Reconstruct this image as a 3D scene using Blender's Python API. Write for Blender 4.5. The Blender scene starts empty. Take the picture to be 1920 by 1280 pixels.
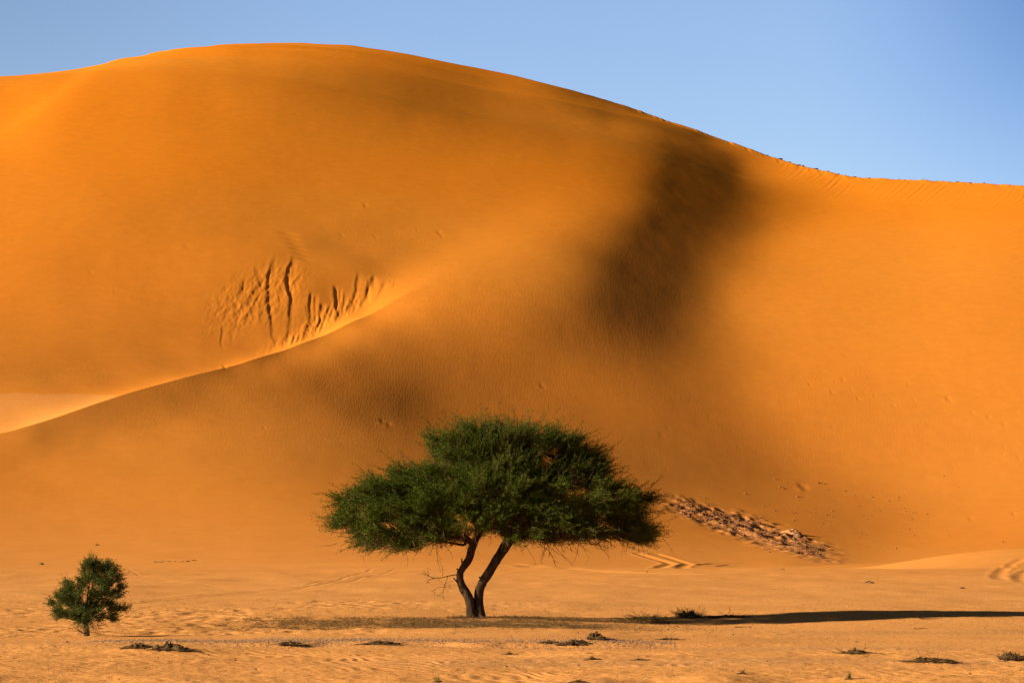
import bpy, math, random
import numpy as np

# ---------------------------------------------------------------- camera, sky, sun, exposure
R = math.radians
scene = bpy.context.scene
FPX, CAM_H, W0, H0 = 5400.0, 2.6, 1920.0, 1280.0
PITCH = math.atan(349.0 / FPX)
CT, ST = math.cos(PITCH), math.sin(PITCH)
cam_data = bpy.data.cameras.new('camera')
cam = bpy.data.objects.new('camera', cam_data)
scene.collection.objects.link(cam)
cam.location = (0, 0, CAM_H)
cam.rotation_euler = (R(90) + PITCH, 0, 0)
cam_data.sensor_fit = 'HORIZONTAL'
cam_data.sensor_width = 36.0
cam_data.lens = 36.0 * FPX / W0
cam_data.clip_start = 0.5
cam_data.clip_end = 20000
scene.camera = cam

SUN_EL, SUN_AZ = R(16.5), R(14.0)       # azimuth: from the left (-X), turned towards the camera side (-Y)
TOSUN = np.array([-math.cos(SUN_EL) * math.cos(SUN_AZ), -math.cos(SUN_EL) * math.sin(SUN_AZ), math.sin(SUN_EL)])
sd = bpy.data.lights.new('sun', 'SUN')
sd.energy = 4.4
sd.angle = R(0.53)
sd.color = (1.0, 0.86, 0.66)
sun = bpy.data.objects.new('sun', sd)
scene.collection.objects.link(sun)
from mathutils import Vector
sun.rotation_euler = Vector(tuple(TOSUN)).to_track_quat('Z', 'Y').to_euler()

SKY_TINT, ZENITH = (1.34, 1.19, 1.25), .13
world = bpy.data.worlds.new('World')
scene.world = world
world.use_nodes = True
wn, wl = world.node_tree.nodes, world.node_tree.links
bg = wn['Background']
sky = wn.new('ShaderNodeTexSky')
sky.sky_type = 'NISHITA'
sky.sun_disc = False
sky.sun_elevation = SUN_EL
sky.sun_rotation = math.atan2(TOSUN[0], TOSUN[1])
sky.altitude = 900
sky.air_density = 1.0
sky.dust_density = 0.3
sky.ozone_density = 3.0
# clear desert sky: pale at the horizon, deep blue away from the sun, dimmed overhead to cut shadow fill
def wnode(op, a, b, c=None):
    m = wn.new('ShaderNodeMath'); m.operation = op
    for i, v in enumerate((a, b, c)):
        if v is None: continue
        if isinstance(v, (int, float)): m.inputs[i].default_value = v
        else: wl.new(v, m.inputs[i])
    return m.outputs[0]
def wramp(src, a, b, c, d):
    m = wn.new('ShaderNodeMapRange'); m.interpolation_type = 'SMOOTHSTEP'
    wl.new(src, m.inputs[0])
    for i, v in zip((1, 2, 3, 4), (a, b, c, d)): m.inputs[i].default_value = v
    return m.outputs[0]
wtc = wn.new('ShaderNodeTexCoord'); wsep = wn.new('ShaderNodeSeparateXYZ')
wl.new(wtc.outputs['Generated'], wsep.inputs[0])
right = wnode('MULTIPLY', wramp(wsep.outputs[0], .09, .22, 0, 1), wramp(wsep.outputs[2], .09, .20, .3, 1))
left = wnode('MULTIPLY', wramp(wsep.outputs[0], -.03, -.20, 0, 1), wramp(wsep.outputs[2], .08, .20, .3, 1))
dim = wnode('SUBTRACT', wnode('SUBTRACT', 1.0, wnode("MULTIPLY", right, .56)), wnode('MULTIPLY', left, .20))
dim = wnode('MULTIPLY', dim, wramp(wsep.outputs[2], .20, .50, 1.0, ZENITH))
wmix = wn.new('ShaderNodeVectorMath'); wmix.operation = 'MULTIPLY'
wcol = wn.new('ShaderNodeVectorMath'); wcol.operation = 'SCALE'
wl.new(sky.outputs[0], wmix.inputs[0]); wmix.inputs[1].default_value = SKY_TINT
wl.new(wmix.outputs[0], wcol.inputs[0]); wl.new(dim, wcol.inputs['Scale'])
wblue = wn.new('ShaderNodeMix'); wblue.data_type = 'RGBA'; wblue.blend_type = 'MULTIPLY'
wl.new(right, wblue.inputs[0]); wl.new(wcol.outputs[0], wblue.inputs[6]); wblue.inputs[7].default_value = (.78, 1.02, 1.36, 1)
wl.new(wblue.outputs[2], bg.inputs[0])
bg.inputs[1].default_value = 0.05

scene.view_settings.view_transform = 'Standard'
scene.view_settings.look = 'None'
scene.view_settings.gamma = 1.0
scene.view_settings.use_curve_mapping = False
scene.view_settings.exposure = 1.56

random.seed(7)
rng = np.random.default_rng(11)

# ---------------------------------------------------------------- helpers
def link(o, parent=None):
    scene.collection.objects.link(o)
    if parent is not None:
        o.parent = parent
    return o

def mesh_obj(name, verts, faces, mat, parent=None, smooth=False):
    """faces: (N,3) or (N,4) int array, or list of such arrays"""
    if not isinstance(faces, list):
        faces = [faces]
    faces = [np.asarray(f, dtype=np.int32) for f in faces if len(f)]
    verts = np.asarray(verts, dtype=np.float32)
    me = bpy.data.meshes.new(name)
    me.vertices.add(len(verts))
    me.vertices.foreach_set('co', verts.ravel())
    loops = np.concatenate([f.ravel() for f in faces])
    counts = np.concatenate([np.full(len(f), f.shape[1], dtype=np.int32) for f in faces])
    starts = np.concatenate([[0], np.cumsum(counts)[:-1]]).astype(np.int32)
    me.loops.add(len(loops)); me.loops.foreach_set('vertex_index', loops)
    me.polygons.add(len(counts)); me.polygons.foreach_set('loop_start', starts)
    try:
        me.polygons.foreach_set('loop_total', counts)
    except Exception:
        pass
    me.update(calc_edges=True)
    me.validate()
    if smooth:
        me.polygons.foreach_set('use_smooth', np.ones(len(me.polygons), dtype=bool))
    me.materials.append(mat)
    return link(bpy.data.objects.new(name, me), parent)

def tag(o, label=None, cat=None, group=None, kind=None):
    if label: o['label'] = label
    if cat: o['category'] = cat
    if group: o['group'] = group
    if kind: o['kind'] = kind
    return o

def empty(name, loc):
    o = bpy.data.objects.new(name, None)
    o.location = loc
    return link(o)

def _hash(ix, iy, seed):
    h = (ix.astype(np.int64) * 374761393 + iy.astype(np.int64) * 668265263 + seed * 974711) & 0xffffffff
    h = ((h ^ (h >> 13)) * 1274126177) & 0xffffffff
    return ((h ^ (h >> 16)) & 0xffff) / 65535.0

def vn(x, y, seed=0):
    """value noise, -1..1"""
    xi = np.floor(x); yi = np.floor(y)
    fx = x - xi; fy = y - yi
    fx = fx * fx * fx * (fx * (fx * 6 - 15) + 10); fy = fy * fy * fy * (fy * (fy * 6 - 15) + 10)
    a = _hash(xi, yi, seed); b = _hash(xi + 1, yi, seed)
    c = _hash(xi, yi + 1, seed); d = _hash(xi + 1, yi + 1, seed)
    return 2 * ((a * (1 - fx) + b * fx) * (1 - fy) + (c * (1 - fx) + d * fx) * fy) - 1

def fbm(x, y, seed=0, oct=4):
    o = 0; a = 1.0; n = 0
    for k in range(oct):
        o = o + a * vn(x * 2 ** k + 17.3 * k, y * 2 ** k - 9.1 * k, seed + k); n += a; a *= .5
    return o / n

def sstep(a, b, x):
    t = np.clip((x - a) / (b - a), 0, 1)
    return t * t * (3 - 2 * t)

# ---------------------------------------------------------------- materials
def mat_new(name, base, rough=1.0, spec=0.0):
    m = bpy.data.materials.new(name)
    m.use_nodes = True
    b = m.node_tree.nodes['Principled BSDF']
    b.inputs['Base Color'].default_value = (*base, 1)
    b.inputs['Roughness'].default_value = rough
    b.inputs['Specular IOR Level'].default_value = spec
    return m, m.node_tree.nodes, m.node_tree.links, b

def noise(n, l, scale, detail=3, vec=None, rough=.5):
    t = n.new('ShaderNodeTexNoise')
    t.inputs['Scale'].default_value = scale
    t.inputs['Detail'].default_value = detail
    t.inputs['Roughness'].default_value = rough
    if vec is not None: l.new(vec, t.inputs['Vector'])
    return t.outputs[0]

def maprange(n, l, src, a, b, c=0.0, d=1.0):
    m = n.new('ShaderNodeMapRange')
    l.new(src, m.inputs[0])
    for i, v in zip((1, 2, 3, 4), (a, b, c, d)): m.inputs[i].default_value = v
    return m.outputs[0]

def mixc(n, l, fac, a, b):
    m = n.new('ShaderNodeMix'); m.data_type = 'RGBA'
    if isinstance(fac, (int, float)): m.inputs[0].default_value = fac
    else: l.new(fac, m.inputs[0])
    for i, v in ((6, a), (7, b)):
        if isinstance(v, tuple): m.inputs[i].default_value = (*v, 1)
        else: l.new(v, m.inputs[i])
    return m.outputs[2]

def math_(n, l, op, a, b):
    m = n.new('ShaderNodeMath'); m.operation = op
    for i, v in ((0, a), (1, b)):
        if isinstance(v, (int, float)): m.inputs[i].default_value = v
        else: l.new(v, m.inputs[i])
    return m.outputs[0]

def sand_material():
    m, n, l, b = mat_new('sand', (.6, .22, .03))
    g = n.new('ShaderNodeNewGeometry'); pos = g.outputs['Position']
    sx = n.new('ShaderNodeSeparateXYZ'); l.new(pos, sx.inputs[0])
    big = noise(n, l, .012, 4, pos)
    mid = noise(n, l, .12, 5, pos)
    wob = math_(n, l, 'MULTIPLY', math_(n, l, 'SUBTRACT', mid, .5), 40)
    yy = math_(n, l, 'ADD', sx.outputs[1], wob)
    far = maprange(n, l, math_(n, l, 'ADD', yy, math_(n, l, 'MULTIPLY', sx.outputs[2], 7.0)), 105, 325)                     # pale gravelly plain -> orange dune sand
    dune = mixc(n, l, maprange(n, l, big, .35, .65), DUNE_A, DUNE_B)
    hi = maprange(n, l, sx.outputs[2], 0, 60)
    dune = mixc(n, l, hi, mixc(n, l, .35, dune, PALE_B), dune)
    speck = noise(n, l, 9.0, 3, pos, .7)
    pale = mixc(n, l, maprange(n, l, speck, .38, .62), PALE_A, PALE_B)
    pale = mixc(n, l, maprange(n, l, mid, .35, .7, 0, .45), pale, PALE_C)
    col = mixc(n, l, far, pale, dune)
    a = n.new('ShaderNodeAttribute'); a.attribute_name = 'floor'      # pale hard floor of the hollow between the dunes
    col = mixc(n, l, math_(n, l, 'MULTIPLY', a.outputs['Fac'], .42), col, PALE_A)
    mott = noise(n, l, .55, 6, pos, .72)
    dk = n.new('ShaderNodeVectorMath'); dk.operation = 'SCALE'
    l.new(col, dk.inputs[0]); l.new(maprange(n, l, mott, .3, .7, .94, 1.05), dk.inputs['Scale']); col = dk.outputs[0]
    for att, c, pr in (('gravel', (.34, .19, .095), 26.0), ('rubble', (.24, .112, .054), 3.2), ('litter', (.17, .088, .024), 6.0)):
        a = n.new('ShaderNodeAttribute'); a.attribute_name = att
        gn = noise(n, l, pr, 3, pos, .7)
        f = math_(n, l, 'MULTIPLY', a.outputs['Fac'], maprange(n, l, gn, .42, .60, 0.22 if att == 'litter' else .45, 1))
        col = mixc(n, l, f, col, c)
    l.new(col, b.inputs['Base Color'])
    # wind ripples and grain as real bump
    mp = n.new('ShaderNodeMapping'); mp.inputs['Scale'].default_value = (1, .12, .12)
    l.new(pos, mp.inputs[0])
    rip = n.new('ShaderNodeTexNoise'); rip.inputs["Scale"].default_value = 5.0; rip.inputs['Detail'].default_value = 2
    l.new(mp.outputs[0], rip.inputs['Vector'])
    bp = n.new('ShaderNodeBump'); bp.inputs['Strength'].default_value = 1.0; bp.inputs['Distance'].default_value = RIPD
    l.new(math_(n, l, 'MULTIPLY', math_(n, l, 'MULTIPLY', rip.outputs[0], maprange(n, l, noise(n, l, .03, 3, pos), .40, .60, .25, 1.2)), maprange(n, l, sx.outputs[1], 210, 300)), bp.inputs['Height'])
    bp2 = n.new('ShaderNodeBump'); bp2.inputs['Strength'].default_value = 1.0; bp2.inputs['Distance'].default_value = .035
    l.new(math_(n, l, 'MULTIPLY', noise(n, l, 6.0, 5, pos, .65), maprange(n, l, sx.outputs[1], 260, 90)), bp2.inputs['Height'])
    l.new(bp.outputs[0], bp2.inputs['Normal'])
    l.new(bp2.outputs[0], b.inputs['Normal'])
    return m
DUNE_A = (.645, .193, .012); DUNE_B = (.615, .205, .018)
PALE_A = (.66, .300, .088); PALE_B = (.59, .248, .066); PALE_C = (.50, .212, .060)
RIPD = .009
SAND = sand_material()

def simple_noise_mat(name, a, b_, scale, bump=0, lo=.35, hi=.65):
    m, n, l, b = mat_new(name, a)
    tc = n.new('ShaderNodeTexCoord')
    t = noise(n, l, scale, 4, tc.outputs['Object'], .65)
    l.new(mixc(n, l, maprange(n, l, t, lo, hi), a, b_), b.inputs['Base Color'])
    if bump:
        bp = n.new('ShaderNodeBump'); bp.inputs['Distance'].default_value = bump
        l.new(t, bp.inputs['Height']); l.new(bp.outputs[0], b.inputs['Normal'])
    return m
def bark_material():
    m, n, l, b = mat_new('bark', (.15, .08, .04))
    tc = n.new('ShaderNodeTexCoord')
    mp = n.new('ShaderNodeMapping'); mp.inputs['Scale'].default_value = (14, 14, 3.0)
    l.new(tc.outputs['Object'], mp.inputs[0])
    t = noise(n, l, 1.0, 6, mp.outputs[0], .7)
    l.new(mixc(n, l, maprange(n, l, t, .35, .68), (.022, .013, .007), (.095, .056, .028)), b.inputs['Base Color'])
    bp = n.new('ShaderNodeBump'); bp.inputs['Distance'].default_value = .05
    l.new(t, bp.inputs['Height']); l.new(bp.outputs[0], b.inputs['Normal'])
    return m
BARK = bark_material()
TWIG = simple_noise_mat('twig_bark', (.06, .032, .014), (.12, .07, .03), 3.0)
def leaf_material(name, dark, light, pale):
    m, n, l, b = mat_new(name, dark, .7, .12)
    g = n.new('ShaderNodeNewGeometry')
    big = noise(n, l, .9, 3, g.outputs['Position'])
    c = mixc(n, l, maprange(n, l, g.outputs['Random Per Island'], 0, 1), dark, light)
    c = mixc(n, l, maprange(n, l, noise(n, l, 4.5, 2, g.outputs['Position']), .5, .72, 0, .6), c, pale)
    c = mixc(n, l, maprange(n, l, big, .45, .7, 0, .55), c, pale)
    l.new(c, b.inputs['Base Color'])
    b.inputs['Specular IOR Level'].default_value = .02; b.inputs['Roughness'].default_value = 1
    tr = n.new('ShaderNodeBsdfTranslucent'); l.new(c, tr.inputs[0])
    mx = n.new('ShaderNodeMixShader'); mx.inputs[0].default_value = .12
    l.new(b.outputs[0], mx.inputs[1]); l.new(tr.outputs[0], mx.inputs[2])
    l.new(mx.outputs[0], n['Material Output'].inputs[0])
    return m
LEAF = leaf_material('acacia_leaves', (.014, .031, .002), (.048, .080, .005), (.130, .155, .018))
LEAF2 = leaf_material('young_acacia_leaves', (.030, .055, .008), (.055, .085, .014), (.10, .12, .03))
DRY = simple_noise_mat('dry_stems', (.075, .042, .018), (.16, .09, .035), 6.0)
DEAD = simple_noise_mat('dead_plant_mat', (.045, .026, .012), (.11, .062, .025), 9.0, .02)
STONE = simple_noise_mat('brown_stone', (.16, .075, .03), (.30, .14, .05), 3.0, .03)
ROCK = simple_noise_mat('dark_stone', (.10, .055, .028), (.22, .12, .06), 5.0, .03)
RUBBLE = simple_noise_mat('rubble_stone', (.13, .052, .020), (.25, .108, .045), 2.0, .03)
ROCK_GREY = simple_noise_mat('grey_stone', (.12, .075, .045), (.33, .20, .12), 8.0, .02)
CLAY = simple_noise_mat('crusted_sand', (.34, .145, .06), (.48, .20, .07), 1.2, .1)
GRASS = simple_noise_mat('dry_grass', (.14, .11, .03), (.28, .19, .07), 4.0)

# ---------------------------------------------------------------- terrain heights
RS = 1.05
U0, U1, NU = -.24, .24, 84
R0, R1, NR = 170.0, 170 + 650 * RS, 62
DU, DR = (U1 - U0) / NU, (R1 - R0) / NR
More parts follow.
